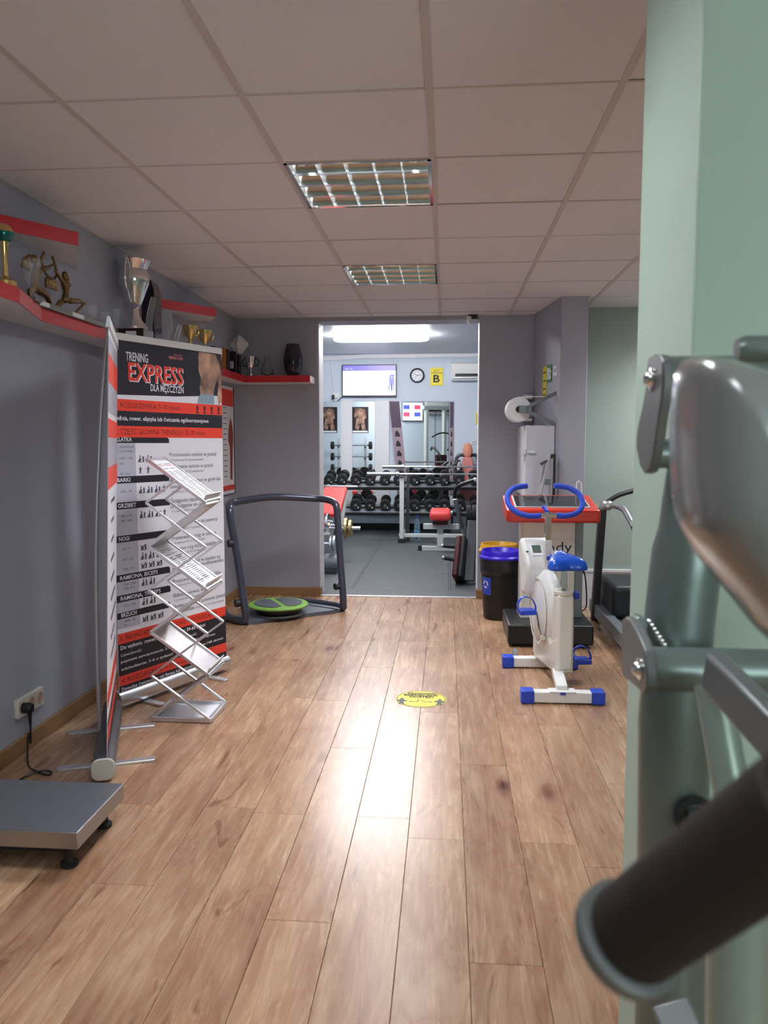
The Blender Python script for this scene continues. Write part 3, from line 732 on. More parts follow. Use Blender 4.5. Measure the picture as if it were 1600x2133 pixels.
for xr_ in (0.02, 1.35): MB().bar((xr_, 0.0, 0.14), (xr_, 0.19, 0.14), 0.045, 0.05).build('side_beam', PALEGREY, bs, bevel=0.004)
def loose_bar(x0, xm, y, Y, label, r=0.016, L=1.75):
    a = P(x0, y, Y); b = P(xm, y, Y)
    t = thing('barbell_bar', label, 'barbell bar', (a.x, Y, a.z), 0)
    MB().cyl((0, 0, 0), (b.x - a.x, 0, 0), r * 1.7, n=14).build('sleeve', STEEL, t)
    MB().cyl((b.x - a.x, 0, 0), (L, 0, 0), r * 0.8, n=12).build('shaft', CHROME, t)
    MB().cyl((b.x - a.x - 0.01, 0, 0), (b.x - a.x + 0.02, 0, 0), r * 2.4, n=16).build('collar', CHROME, t)
loose_bar(765, 828, 987, 10.74, 'bare barbell bar lying across the bench press upright')
loose_bar(797, 838, 972, 10.95, 'upper bare barbell bar behind the bench press upright')
c = PZ(869, 1124)
t = thing('water_bottle', 'clear water bottle with a blue cap on the rubber floor', 'bottle', (c.x, c.y, 0))
MB().lathe([(0.0001, 0.002), (0.04, 0.0), (0.045, 0.01), (0.045, 0.09), (0.041, 0.12), (0.045, 0.15), (0.045, 0.21), (0.035, 0.26), (0.016, 0.30), (0.014, 0.325)], n=24).build('body', BOTTLE, t)
MB().cyl((0, 0, 0.322), (0, 0, 0.35), 0.019, n=18).build('cap', BLUE, t)
MB().lathe([(0.0456, 0.10), (0.0462, 0.10), (0.0462, 0.145), (0.0456, 0.145)], n=24, cap=False).build('wrapper', mat('wrapper_blue', srgb(90, 150, 190), 0.4), t)
# padded bench
c = PZ(917, 1147)
t = thing('padded_bench', 'pale grey bench with a small pink red seat pad', 'bench', (c.x, c.y, 0))
MB().bar((-0.26, 0, 0.03), (0.26, 0, 0.03), 0.06, 0.06).build('foot_beam', PALEGREY, t, bevel=0.004)
MB().box(-0.285, -0.235, -0.035, 0.035, 0, 0.065).box(0.235, 0.285, -0.035, 0.035, 0, 0.065).build('rubber_end', RUBBER, t, bevel=0.005)
MB().bar((0, 0, 0.05), (0, 0.02, 0.30), 0.08, 0.07).build('post', PALEGREY, t, bevel=0.004)
MB().bar((0, 0.02, 0.03), (0, 0.75, 0.03), 0.06, 0.06).build('long_beam', PALEGREY, t, bevel=0.004)
MB().bar((-0.22, 0.04, 0.31), (0.24, 0.04, 0.31), 0.08, 0.07).build('cross_beam', PALEGREY, t, bevel=0.004)
MB().box(-0.135, 0.135, -0.12, 0.18, 0.41, 0.535, Matrix.Translation((0, 0, 0)) @ Matrix.Rotation(R(8), 4, 'X')).build('seat_pad', PADRED, t, bevel=0.05, seg=4)
MB().box(-0.10, 0.10, -0.08, 0.14, 0.355, 0.43, Matrix.Rotation(R(8), 4, 'X')).build('pad_base', MAROON, t, bevel=0.02)
MB().cyl((0.15, 0.05, 0.35), (0.15, 0.05, 0.44), 0.015, n=12).build('knob', BLACK, t)

# machine with peach headrest against the far wall
c = P(974, 960, 12.15)
t = thing('padded_machine', 'exercise machine with a peach headrest and pink back pad', 'exercise machine', (c.x, 12.15, 0))
MB().ell((0, -0.06, P(974, 938, 12.1).z), (0.075, 0.04, 0.115), M=None).build('headrest', PEACH, t)
zt = P(974, 952, 12.1).z
MB().prism([(-0.07, zt), (0.07, zt), (0.16, 0.62), (0.13, 0.5), (-0.13, 0.5), (-0.16, 0.62)], 0.02, 0.08, MXZ).build('back_pad', PINK, t, bevel=0.02)
MB().tube(smooth_path([(-0.18, 0.02, 0.6), (-0.19, 0.02, 0.95), (-0.15, 0.02, zt + 0.01), (0, 0.02, zt + 0.02), (0.15, 0.02, zt + 0.01), (0.19, 0.02, 0.95), (0.18, 0.02, 0.6)]), 0.028, 10).build('frame_hoop', DARKGREY, t)
MB().bar((0, 0.05, 0), (0, 0.05, zt), 0.10, 0.06).build('post', WHITEP, t)
MB().bar((-0.25, 0, 0.03), (0.25, 0, 0.03), 0.12, 0.06).build('base', PALEGREY, t)
MB().tube(smooth_path([P(935, 975, 11.95) - Vector((c.x, 12.15, 0)), P(950, 965, 11.95) - Vector((c.x, 12.15, 0)), P(957, 961, 11.95) - Vector((c.x, 12.15, 0)), Vector((-0.1, 0.0, 0.9))]), 0.02, 10).build('arm', DARKGREY, t)
MB().tube([P(957, 961, 11.95) - Vector((c.x, 12.15, 0)), P(953, 1000, 11.95) - Vector((c.x, 12.15, 0)), Vector((-0.1, -0.1, 0.05))], 0.025, 10).build('strut', PALEGREY, t)

# plate loaded machine beside the doorway, right
YM = 7.75
o0 = Vector((0.22, YM, 0))
t = thing('plate_loaded_machine', 'dark grey plate loaded machine with a maroon pad beside the doorway', 'exercise machine', o0)
q = lambda x, y, Y: P(x, y, Y) - o0
MB().bar(q(985, 1090, 8.0), q(978, 1216, 7.65), 0.10, 0.16).build('frame_post', DARKGREY, t, bevel=0.01)
MB().bar((-0.05, -0.1, 0.015), (0.45, 0.35, 0.015), 0.25, 0.03).build('base_plate', MIDGREY, t, bevel=0.005)
a, b = q(962, 1128, 7.85), q(953, 1213, 7.6)
MB().bar(a, b, 0.06, 0.30, up=(0.25, 1, 0)).build('maroon_pad', MAROON, t, bevel=0.02)
MB().bar(a + Vector((0.05, 0, 0)), b + Vector((0.05, 0, 0)), 0.04, 0.30, up=(0.25, 1, 0)).build('pad_backing', BLACK, t, bevel=0.01)
for (x0, y0, x1, y1, Y) in ((924, 1162, 955, 1168, 7.6), (922, 1137, 952, 1140, 7.9), (942, 1068, 975, 1073, 8.1)):
    MB().cyl(q(x0, y0, Y), q(x1, y1, Y), 0.019, n=12).build('peg', BLACK, t)
    MB().ell(q(x0, y0, Y), (0.02, 0.02, 0.02), 10, 6).build('peg_tip', SILVER, t)
for k, x in enumerate((976, 988)):
    p = q(x, 1075, 8.1); MB().cyl(p - Vector((0.025, 0, 0)), p + Vector((0.025, 0, 0)), 0.115, n=28).build('weight_disc', RUBBER, t, bevel=0.006)
MB().tube(smooth_path([q(988, 1000, 7.9), q(965, 1008, 7.95), q(950, 1018, 8.0), q(947, 1037, 8.05)]), 0.02, 10).build('handle', BLACK, t)
MB().ell(q(990, 999, 7.9), (0.022, 0.022, 0.022), 10, 6).build('handle_end', WHITE, t)
MB().cyl(q(948, 1040, 8.05), q(962, 1100, 8.15), 0.024, n=14).build('lever_tube', MIDGREY, t)
MB().tube(smooth_path([q(962, 1100, 8.15), q(970, 1118, 8.1), q(980, 1135, 8.0)]), 0.02, 10).build('link_arm', MIDGREY, t)

# left of the doorway: red incline bench, gold plates, plate rack
o0 = Vector((-1.55, 9.6, 0))
q = lambda x, y, Y: P(x, y, Y) - o0
t = thing('incline_bench', 'red padded incline bench just inside the doorway', 'bench', o0)
pp = [q(676, 1021, 9.9), q(724, 1021, 9.9), q(708, 1079, 9.45), q(660, 1076, 9.45)]
nrm = (pp[1] - pp[0]).cross(pp[3] - pp[0]).normalized()
mb = MB(); mb._add(pp + [p - nrm * 0.06 for p in pp], [(0, 1, 2, 3), (7, 6, 5, 4), (0, 4, 5, 1), (1, 5, 6, 2), (2, 6, 7, 3), (3, 7, 4, 0)])
mb.build('back_pad', PADRED, t, bevel=0.02, seg=3)
MB().bar(q(718, 1040, 9.85), q(705, 1118, 9.6), 0.06, 0.05).build('support_post', PALEGREY, t)
MB().box(-0.35, 0.1, -0.35, -0.05, 0.36, 0.44).build('seat_pad', PADRED, t, bevel=0.02)
MB().cyl(q(676, 1013, 9.98), q(745, 1014, 9.98), 0.016, n=12).cyl(q(682, 1013, 9.98), q(688, 1013, 9.98), 0.026, n=14).build('spotter_bar', STEEL, t)
MB().bar(q(690, 1013, 9.98), Vector((q(690, 1013, 9.98).x, 0.40, 0.05)), 0.04, 0.04).build('rear_post', PALEGREY, t)
MB().bar((-0.12, -0.3, 0), (-0.12, -0.2, 0.38), 0.06, 0.06).build('leg', PALEGREY, t)
MB().bar((-0.12, 0.3, 0), (-0.12, 0.25, 0.75), 0.06, 0.06).build('leg', PALEGREY, t)
MB().bar((-0.12, -0.35, 0.03), (-0.12, 0.45, 0.03), 0.07, 0.05).build('floor_beam', PALEGREY, t)
o1 = P(722, 1100, 9.1)
t = thing('plate_barbell', 'short chrome bar carrying two gold weight discs', 'barbell', (o1.x, 9.1, o1.z))
MB().cyl((-0.5, 0, 0), (0.165, 0, 0), 0.014, n=12).cyl((0.03, 0, 0), (0.165, 0, 0), 0.022, n=14).build('bar', CHROME, t)
for dx, r in ((-0.005, 0.125), (0.045, 0.10)):
    MB().lathe([(0.02, -0.015), (r - 0.02, -0.012), (r - 0.016, -0.018), (r, -0.016), (r, 0.016), (r - 0.016, 0.018), (r - 0.02, 0.012), (0.02, 0.015)], (dx, 0, 0), 30, Matrix.Rotation(R(90), 4, 'Y')).build('weight_disc', GOLDW, t)
st = thing('bar_support', 'small grey post carrying the bar with gold discs', 'stand', (o1.x - 0.42, 9.1, 0))
MB().bar((0, 0, 0), (0, 0, o1.z - 0.02), 0.05, 0.05).build('post', PALEGREY, st)
MB().bar((-0.12, 0, 0.015), (0.12, 0, 0.015), 0.2, 0.03).build('base', PALEGREY, st)
o1 = Vector((-1.40, 8.2, 0))
q = lambda x, y, Y: P(x, y, Y) - o1
t = thing('weight_tree', 'steel weight tree hung with chrome discs beside the doorway reveal', 'rack', o1)
MB().bar((0, 0, 0), (0, 0, 1.0), 0.06, 0.06).build('post', DARKGREY, t)
MB().bar((-0.25, 0, 0.02), (0.25, 0, 0.02), 0.3, 0.04).build('base', DARKGREY, t)
for (x, y, r, m, th_) in ((690, 1132, 0.085, CHROME, 0.03), (697, 1132, 0.085, SILVER, 0.03), (682, 1086, 0.09, CHROME, 0.03), (693, 1207, 0.085, CHROME, 0.02)):
    p = q(x, y, 8.2); MB().cyl((p.x - th_ / 2, 0, p.z), (p.x + th_ / 2, 0, p.z), r, n=30).build('weight_disc', m, t, bevel=0.006)
for y in (1132, 1086, 1207, 1162):
    p = q(690, y, 8.2); MB().cyl((0, 0, p.z), (p.x + 0.02, 0, p.z), 0.014, n=10).build('peg', CHROME, t)
p = q(697, 1172, 8.2)
MB().cyl((p.x - 0.10, 0, p.z), (p.x + 0.05, 0, p.z), 0.10, n=30).build('drum_weight', MIDGREY, t, bevel=0.012)
MB().tube(smooth_path([q(683, 1098, 8.1), q(690, 1094, 8.1), q(697, 1094, 8.1)]), 0.012, 8).build('hook', CHROME, t)

# ------------------------------------------------------------------ red fronted shelves
def poly_shelf(name, label, pts, z0, z1, red_edges, board_in=0.012):
    """pts: plan polygon; red_edges: indices of the polygon edges that carry the red fascia"""
    t = thing(name, label, 'shelf', (pts[0][0], pts[0][1], z0))
    o = Vector((pts[0][0], pts[0][1]))
    pp = [(x - o.x, y - o.y) for x, y in pts]
    MB().prism(pp, 0, z1 - z0).build('board', SHELFW, t)
    ccw = sum(pp[k - 1][0] * pp[k][1] - pp[k][0] * pp[k - 1][1] for k in range(len(pp))) > 0
    for i in red_edges:
        a, b = Vector(pp[i]), Vector(pp[(i + 1) % len(pp)]); d = (b - a).normalized(); n = Vector((d.y, -d.x))
        if not ccw: n = -n
        a2, b2 = a - d * 0.001, b + d * 0.001
        MB().prism([tuple(a2), tuple(b2), tuple(b2 + n * 0.004), tuple(a2 + n * 0.004)], -0.001, z1 - z0 + 0.001).build('red_fascia', RED, t, smooth=0)
    return t
SZ0, SZ1 = 1.90, 1.955
SF = -1.735
poly_shelf('trophy_shelf', 'long white shelf with red front running round the corner below the trophies',
           [(WL, 0.9), (-1.60, 0.9), (-1.60, 2.85), (SF, 3.26), (SF, YB - 0.25), (DX0 - 0.03, YB - 0.25), (DX0 - 0.03, YB), (WL, YB)], SZ0, SZ1, (1, 2, 3, 4))
UZ0, UZ1 = 2.26, 2.318
poly_shelf('small_shelf', 'small pointed red shelf high on the wall above the statuette', [(WL, 3.12), (-1.655, 3.46), (WL, 3.93)], UZ0, UZ1, (0,))
poly_shelf('small_shelf', 'small pointed red shelf high on the wall above the gold cups', [(WL, 5.05), (-1.62, 5.44), (WL, 5.95)], UZ0, UZ1, (0,))

# ------------------------------------------------------------------ trophies
def flute(x, y, h, label, r=0.028):
    t = thing('crystal_trophy', label, 'trophy', (x, y, SZ1))
    MB().box(-0.026, 0.026, -0.026, 0.026, 0, 0.018).build('base', MARBLE, t, bevel=0.002)
    MB().lathe([(0.014, 0.018), (0.011, 0.03), (0.014, 0.05), (r * 0.8, h * 0.6), (r, h), (r - 0.006, h), (r * 0.8 - 0.006, h * 0.62), (0.0001, 0.07)], n=10).build('cut_glass', FLUTE, t, smooth=20)
    return t
flute(-1.74, 2.80, 0.17, 'cut crystal flute standing beside the ball trophy', 0.04)
flute(-1.70, 3.14, 0.17, 'cut crystal flute in front of the archer figure', 0.04)
flute(-1.80, 3.90, 0.12, 'short cut crystal flute at the end of the statuette base', 0.03)
flute(-1.775, 4.0, 0.10, 'smallest cut crystal flute next to the statuette', 0.026)
flute(-1.80, 4.18, 0.15, 'slim crystal flute behind the top of the side on banner', 0.026)
# ball trophy
t = thing('ball_trophy', 'gold and green ball trophy at the wide end of the shelf', 'trophy', (-1.665, 2.88, SZ1))
MB().lathe([(0.04, 0), (0.04, 0.03), (0.03, 0.035), (0.012, 0.05), (0.009, 0.12), (0.016, 0.165), (0.02, 0.18)], n=24).build('stem', GOLD, t)
MB().lathe([(0.0001, 0.17)] + [(0.036 * math.cos(R(a)), 0.206 + 0.036 * math.sin(R(a))) for a in range(-80, 11, 10)], n=28).build('ball_lower', GREENM, t)
MB().lathe([(0.0362 * math.cos(R(a)), 0.206 + 0.0362 * math.sin(R(a))) for a in range(8, 90, 9)] + [(0.0001, 0.2422)], n=28).build('ball_upper', GOLD, t)

# statuette of two kneeling archers
def skin(name, verts, edges, m, parent, sub=2):
    me = bpy.data.meshes.new(name); me.from_pydata([v[:3] for v in verts], edges, []); me.materials.append(m)
    o = bpy.data.objects.new(name, me); col.objects.link(o); o.parent = parent
    md = o.modifiers.new('skin', 'SKIN'); md.use_smooth_shade = True
    for i, v in enumerate(verts):
        s = me.skin_vertices[0].data[i]; s.radius = (v[3], v[4] if len(v) > 4 else v[3]); s.use_root = (i == 0)
    sb = o.modifiers.new('sub', 'SUBSURF'); sb.levels = sub; sb.render_levels = sub
    return o
s0 = Vector((-1.755, 3.42, SZ1 + 0.026))
t = thing('statuette', 'bronze statuette of two bodybuilder archers on a marble base', 'statuette', (s0.x, s0.y, SZ1))
MB().box(-0.04, 0.04, -0.20, 0.42, 0, 0.026).build('base', MARBLE, t, bevel=0.003)
MB().box(0.040, 0.042, -0.20, -0.12, 0.004, 0.022).build('plaque', PAPER, t, smooth=0)
MB().box(0.040, 0.042, 0.09, 0.20, 0.004, 0.022).build('plaque', PAPER, t, smooth=0)
def sp(x, y, Y): 
    p = P(x, y, Y); return (0.0 + (p.x - PX(x, y, s0.x).x) * 0, PX(x, y, s0.x).y - s0.y, PX(x, y, s0.x).z - SZ1)
def fig(name, limbs, balls):
    mb = MB()
    for pts in limbs:
        path = []; rs = []
        for (x, y, r, dx) in pts:
            b_ = sp(x, y, 0); path.append((dx, b_[1], b_[2])); rs.append(r)
        mb.tube(path, rs, 10)
        for p_, r_ in zip(path, rs): mb.ell(p_, (r_ * 0.98,) * 3, 10, 6)
    for (x, y, rx, ry, rz, dx) in balls:
        b_ = sp(x, y, 0); mb.ell((dx, b_[1], b_[2]), (rx, ry, rz), 14, 10)
    o = mb.build(name, BRONZE, t, fix=False)
    m_ = o.modifiers.new('fuse', 'REMESH'); m_.mode = 'VOXEL'; m_.voxel_size = 0.0032; m_.use_smooth_shade = True
    m_ = o.modifiers.new('soft', 'SMOOTH'); m_.factor = 0.5; m_.iterations = 3
    return o
fig('standing_archer', [
    [(73, 602, .020, 0), (72, 588, .016, 0), (76, 570, .024, 0), (73, 556, .010, 0)],                     # trunk and neck
    [(82, 560, .011, .012), (94, 558, .009, .014), (106, 551, .005, .014)],                              # bow arm
    [(66, 560, .011, -.014), (55, 553, .010, -.016), (54, 542, .007, -.014), (65, 531, .006, -.006)],    # drawing arm
    [(78, 606, .018, .010), (92, 616, .014, .012), (100, 634, .010, .012), (114, 644, .006, .012)],      # rear leg
    [(69, 606, .017, -.010), (69, 618, .011, -.012), (71, 627, .006, -.012)]],                           # front thigh
    [(71, 540, .016, .017, .021, 0), (75, 567, .024, .020, .018, .004), (58, 547, .012, .012, .028, -.004)])
fig('kneeling_archer', [
    [(136, 624, .018, 0), (138, 608, .014, 0), (136, 593, .021, 0), (135, 583, .009, 0)],
    [(127, 588, .010, .010), (119, 578, .008, .012), (109, 564, .005, .012)],
    [(145, 588, .010, -.012), (148, 581, .008, -.016), (144, 573, .006, -.010)],
    [(130, 630, .014, -.008), (122, 639, .010, -.010), (114, 644, .006, -.010)],
    [(142, 627, .015, .010), (158, 627, .012, .012), (170, 632, .010, .014), (160, 643, .008, .014), (150, 652, .006, .014)]],
    [(135, 573, .014, .014, .018, 0), (137, 594, .022, .018, .015, .004)])
def bow(pts, nm):
    vs = [(lambda b: (0.004, b[1], b[2]))(sp(x, y, 0)) for x, y in pts]
    MB().tube(smooth_path(vs, 4), 0.006, 8).build(nm, BRONZE, t)
bow([(90, 526), (84, 540), (88, 556), (97, 575), (108, 580)], 'bow')
bow([(107, 534), (113, 552), (117, 570), (112, 580)], 'bow')
b = sp(107, 592, 0)
MB().box(-0.006, 0.006, b[1] - 0.05, b[1] + 0.05, b[2] - 0.022, b[2] + 0.02).build('year_plate', BRONZE, t, bevel=0.002)
MYt = Matrix.Translation((0.0065, b[1] - 0.045, b[2] - 0.014)) @ Matrix.Rotation(R(90), 4, 'Z')
text_mesh('year_lettering', '1998', GOLD, t, 0, 0, 0.028, 0.09, y=0, M=MYt)

# big silver cup
t = thing('silver_cup', 'big silver trophy cup with tall handles on a dark wood block', 'trophy', (-1.77, 4.37, SZ1))
t.scale = (1.1, 1.1, 1.03)
MB().box(-0.072, 0.072, -0.072, 0.072, 0, 0.062).build('base', BROWNW, t, bevel=0.004)
MB().box(-0.02, 0.035, -0.0735, -0.072, 0.01, 0.045).build('plaque', PAPER, t, smooth=0)
MB().lathe([(0.066, 0.062), (0.066, 0.075), (0.055, 0.09), (0.036, 0.115), (0.024, 0.14), (0.022, 0.175), (0.032, 0.185), (0.04, 0.21), (0.058, 0.26), (0.076, 0.31), (0.080, 0.345), (0.072, 0.375), (0.068, 0.385), (0.085, 0.42), (0.092, 0.432), (0.086, 0.432), (0.062, 0.385), (0.06, 0.34), (0.0001, 0.22)], n=36).build('bowl', CHROME, t)
for s in (-1, 1):
    MB().tube(smooth_path([(0.0, s * 0.03, 0.20), (0, s * 0.07, 0.23), (0, s * 0.11, 0.32), (0.0, s * 0.10, 0.40), (0.0, s * 0.085, 0.45)]), 0.006, 8).build('handle', CHROME, t)
# black award box with glass plaque
t = thing('award_obelisk', 'tall glossy black award block with chamfered top', 'trophy', (-1.79, 4.67, SZ1))
MB().prism([(-0.035, 0), (0.045, 0), (0.045, 0.33), (0.028, 0.39), (-0.02, 0.40), (-0.035, 0.37)], -0.06, 0.06, MXZ).build('block', PLUM, t, bevel=0.003)
t = thing('glass_plaque', 'slim curved glass award leaning before the black block', 'trophy', (-1.765, 4.565, SZ1))
MB().prism([(-0.03, 0.0), (0.02, 0.0), (0.022, 0.12), (0.045, 0.28), (0.02, 0.285), (-0.005, 0.2), (-0.022, 0.1)], -0.006, 0.006, MXZ).build('blade', ACRYL, t, bevel=0.002)
MB().box(-0.035, 0.045, -0.02, 0.02, 0, 0.02).build('base', BLACK, t, bevel=0.002)
# glass awards
t = thing('glass_award', 'rounded clear glass award next to the black block', 'trophy', (-1.785, 4.89, SZ1))
MB().prism([(-0.03, 0.02), (0.03, 0.02), (0.02, 0.09), (0.05, 0.17), (0.04, 0.25), (0.0, 0.275), (-0.035, 0.25), (-0.045, 0.17), (-0.02, 0.09)], -0.012, 0.012, MXZ).build('glass', ACRYL, t, bevel=0.004)
MB().box(-0.045, 0.045, -0.03, 0.03, 0, 0.02).build('base', GLASS, t, bevel=0.003)
t = thing('glass_award', 'pointed clear glass award left of the gold cups', 'trophy', (-1.79, 5.12, SZ1))
MB().prism([(-0.05, 0.0), (0.05, 0.0), (0.03, 0.05), (0.01, 0.11), (0.035, 0.2), (0.015, 0.205), (-0.015, 0.12), (-0.035, 0.05)], -0.02, 0.02, MXZ).build('glass', ACRYL, t, bevel=0.004)
def gold_cup(x, y, s, label, wax):
    t = thing('gold_cup', label, 'trophy', (x, y, SZ1))
    MB().lathe([(0.03 * s, 0), (0.03 * s, 0.02 * s), (0.012 * s, 0.03 * s), (0.012 * s, 0.10 * s), (0.03 * s, 0.11 * s)] if not wax else [(0.03 * s, 0), (0.03 * s, 0.02 * s), (0.022 * s, 0.025 * s), (0.022 * s, 0.08 * s), (0.012 * s, 0.09 * s), (0.02 * s, 0.11 * s)], n=20).build('stem', OLIVE if wax else GOLDW, t)
    MB().lathe([(0.012 * s, 0.105 * s), (0.016 * s, 0.12 * s), (0.01 * s, 0.14 * s), (0.018 * s, 0.155 * s), (0.042 * s, 0.18 * s), (0.052 * s, 0.225 * s), (0.055 * s, 0.24 * s), (0.05 * s, 0.24 * s), (0.038 * s, 0.19 * s), (0.0001, 0.165 * s)], n=28).build('bowl', GOLD, t)
    MB().lathe([(0.0001, 0.236 * s), (0.049 * s, 0.236 * s), (0.056 * s, 0.2405 * s), (0.0001, 0.246 * s)], n=28).build('lid', BLACK, t)
    for q_ in (-1, 1): MB().tube(smooth_path([(q_ * 0.02 * s, 0, 0.165 * s), (q_ * 0.05 * s, 0, 0.165 * s), (q_ * 0.066 * s, 0, 0.2 * s), (q_ * 0.052 * s, 0, 0.225 * s)]), 0.003, 8).build('handle', GOLD, t)
gold_cup(-1.78, 5.36, 0.98, 'gold cup on an olive coloured stem', True)
gold_cup(-1.77, 5.66, 1.02, 'gold cup on a textured gold stem', False)
t = thing('ribbed_award', 'dark ribbed award half hidden behind the gold cup', 'trophy', (-1.80, 5.90, SZ1))
MB().box(-0.04, 0.035, -0.02, 0.02, 0, 0.16).build('body', PLUM, t, bevel=0.003)
for k in range(8): MB().box(-0.041, 0.037, -0.022, -0.019, 0.012 + k * 0.019, 0.018 + k * 0.019).build('rib', MIDGREY, t, smooth=0)
t = thing('shield_trophy', 'small white waisted shield with a printed crest', 'trophy', (-1.79, 6.02, SZ1))
MB().prism([(-0.03, 0), (0.035, 0), (0.03, 0.05), (0.045, 0.12), (0.0, 0.135), (-0.035, 0.12), (-0.025, 0.06)], -0.008, 0.008, MXZ).build('shield', WHITEP, t, bevel=0.002)
MB().ell((0.003, -0.009, 0.065), (0.014, 0.002, 0.018), 12, 8).build('crest', SIGNG, t)
t = thing('wooden_trophy', 'orange wooden trophy with a dark edge', 'trophy', (-1.79, 6.14, SZ1))
MB().prism([(-0.045, 0), (0.05, 0), (0.055, 0.16), (0.03, 0.175), (-0.05, 0.17), (-0.03, 0.12), (-0.052, 0.07)], -0.03, 0.03, MXZ).build('carving', ORANGEW, t, bevel=0.004)
MB().box(0.05, 0.062, -0.031, 0.031, 0, 0.165).build('edge', BLACK, t, bevel=0.002)
t = thing('black_award', 'narrow black award plate in the shelf corner', 'trophy', (-1.765, 6.32, SZ1))
MB().box(-0.045, 0.05, -0.012, 0.012, 0, 0.17).build('plate', PLUM, t, bevel=0.003)
MB().box(0.0, 0.03, -0.0135, -0.012, 0.03, 0.09).build('label_print', PRINTG, t, smooth=0)
# white diamond trophy on a dark stand, silver cup, carafe, vase (corner and back shelf)
c = P(495, 760, 6.70)
t = thing('diamond_trophy', 'white diamond shaped trophy on a black stand in the corner', 'trophy', (c.x - 0.005, 6.74, SZ1))
MB().box(-0.07, 0.02, -0.035, 0.035, 0, 0.19).build('stand', PLUM, t, bevel=0.004)
MB().lathe([(0.0001, 0.19), (0.03, 0.20), (0.085, 0.275), (0.082, 0.29), (0.02, 0.35), (0.0001, 0.36)], (0.01, 0, 0), 4, sx=1, sy=0.7).build('diamond', WHITE, t, smooth=15)
c = P(501, 760, 6.68)
t = thing('small_silver_cup', 'small silver two handled cup below the white diamond', 'trophy', (-1.69, 6.66 + 0.03, SZ1))
MB().lathe([(0.03, 0), (0.03, 0.02), (0.012, 0.035), (0.012, 0.06), (0.03, 0.075), (0.045, 0.12), (0.047, 0.15), (0.052, 0.165), (0.046, 0.165), (0.04, 0.12), (0.0001, 0.08)], n=28).build('bowl', CHROME, t)
for s in (-1, 1): MB().tube(smooth_path([(s * 0.035, 0, 0.085), (s * 0.06, 0, 0.09), (s * 0.07, 0, 0.13), (s * 0.048, 0, 0.155)]), 0.005, 8).build('handle', BLACK, t)
c = P(556, 776, 6.75)
t = thing('glass_carafe', 'clear glass carafe standing on the back shelf', 'carafe', (c.x, 6.77, SZ1))
MB().lathe([(0.0001, 0.003), (0.052, 0.0), (0.058, 0.03), (0.05, 0.08), (0.026, 0.13), (0.022, 0.165), (0.03, 0.18), (0.027, 0.18), (0.019, 0.165), (0.023, 0.13), (0.046, 0.08), (0.054, 0.03), (0.0001, 0.007)], n=28).build('glass', GLASS, t)
c = P(610, 778, 6.77)
tag(MB().lathe([(0.0001, 0.0), (0.05, 0.0), (0.056, 0.012), (0.076, 0.07), (0.083, 0.14), (0.078, 0.20), (0.06, 0.265), (0.055, 0.28), (0.05, 0.28), (0.055, 0.262), (0.07, 0.20), (0.0001, 0.03)], n=32).build('dark_vase', PLUM, loc=(c.x, 6.78, SZ1)), 'dark plum glass barrel vase on the back shelf', 'vase')

# ------------------------------------------------------------------ roll-up banner with the training plan
b0 = Vector((-1.675, 3.79, 0)); brot = math.atan2(0.9, 0.436); BW, BT = 0.815, 1.93
t = thing('rollup_banner', 'roll-up banner with the express training plan in red, black and white', 'banner', b0, brot)
u0 = 0.005
MB().prism(rrect(-0.045, 0.045, 0.012, 0.095, 0.03, 5), u0 - 0.01, BW + 0.012, Matrix(((0, 0, 1, 0), (1, 0, 0, 0.02), (0, 1, 0, 0), (0, 0, 0, 1)))).build('cassette', SILVER, t)
for u in (0.17, 0.66):
    MB().prism(arc(0, 0, 0.022, 180, 360, 6) + [(0.022, 0.20), (-0.022, 0.20)], 0.0, 0.012, Matrix.Translation((u, -0.12, 0))).build('foot', ALUM, t, bevel=0.002)
MB().tube([(0.42, 0.045, 0.05), (0.42, 0.05, BT - 0.02)], 0.009, 10).build('support_pole', ALUM, t)
MB().box(u0 - 0.004, BW + 0.004, -0.008, 0.014, BT - 0.036, BT).build('top_rail', WHITEP, t, bevel=0.004)
MB().box(u0, BW, 0.0, 0.0015, 0.09, BT - 0.034).build('print_sheet', PRINTW, t, smooth=0)
def block(nm, x0, x1, z0, z1, m, y=-0.0006): return MB().box(x0, x1, y - 0.0002, 0.0, z0, z1).build(nm, m, t, smooth=0)
def polyp(nm, pts, m, y=0.0007): return MB().prism(pts, 0.0, y, MXZ).build(nm, m, t, smooth=0)
polyp('header_panel', [(u0, BT - 0.036), (BW, BT - 0.036), (BW, 1.655), (0.45, 1.632), (u0, 1.62)], PRINTD)
block('red_band', u0, BW, 1.541, 1.60, PRINTR); block('black_band', u0, BW, 1.465, 1.541, PRINTD); block('red_band', u0, BW, 1.407, 1.465, PRINTR)
block('grey_column', u0, 0.155, 0.425, 1.38, PRINTG)
block('red_band', u0, BW, 0.345, 0.40, PRINTR); block('black_band', u0, BW, 0.178, 0.345, PRINTD)
block('red_band', u0, BW, 0.125, 0.178, PRINTR); block('black_band', u0, BW, 0.085, 0.125, PRINTD)
Y1, Y2 = -0.0012, -0.0016
def tx(s, u, z, h, wd, m=INK, b=0.0, y=Y1, right=False): return text_mesh('lettering', s, m, t, u, z, h, wd, y=y, bold=b, right=right)
tx('TRENING', 0.108, 1.797, 0.044, 0.148, PRINTW, 0.02)
tx('EXPRESS', 0.127, 1.695, 0.092, 0.385, PRINTW, 0.03); tx('EXPRESS', 0.121, 1.699, 0.090, 0.385, PRINTR, 0.02, Y2)
tx('DLA MĘŻCZYZN', 0.268, 1.652, 0.036, 0.24, PRINTW, 0.02)
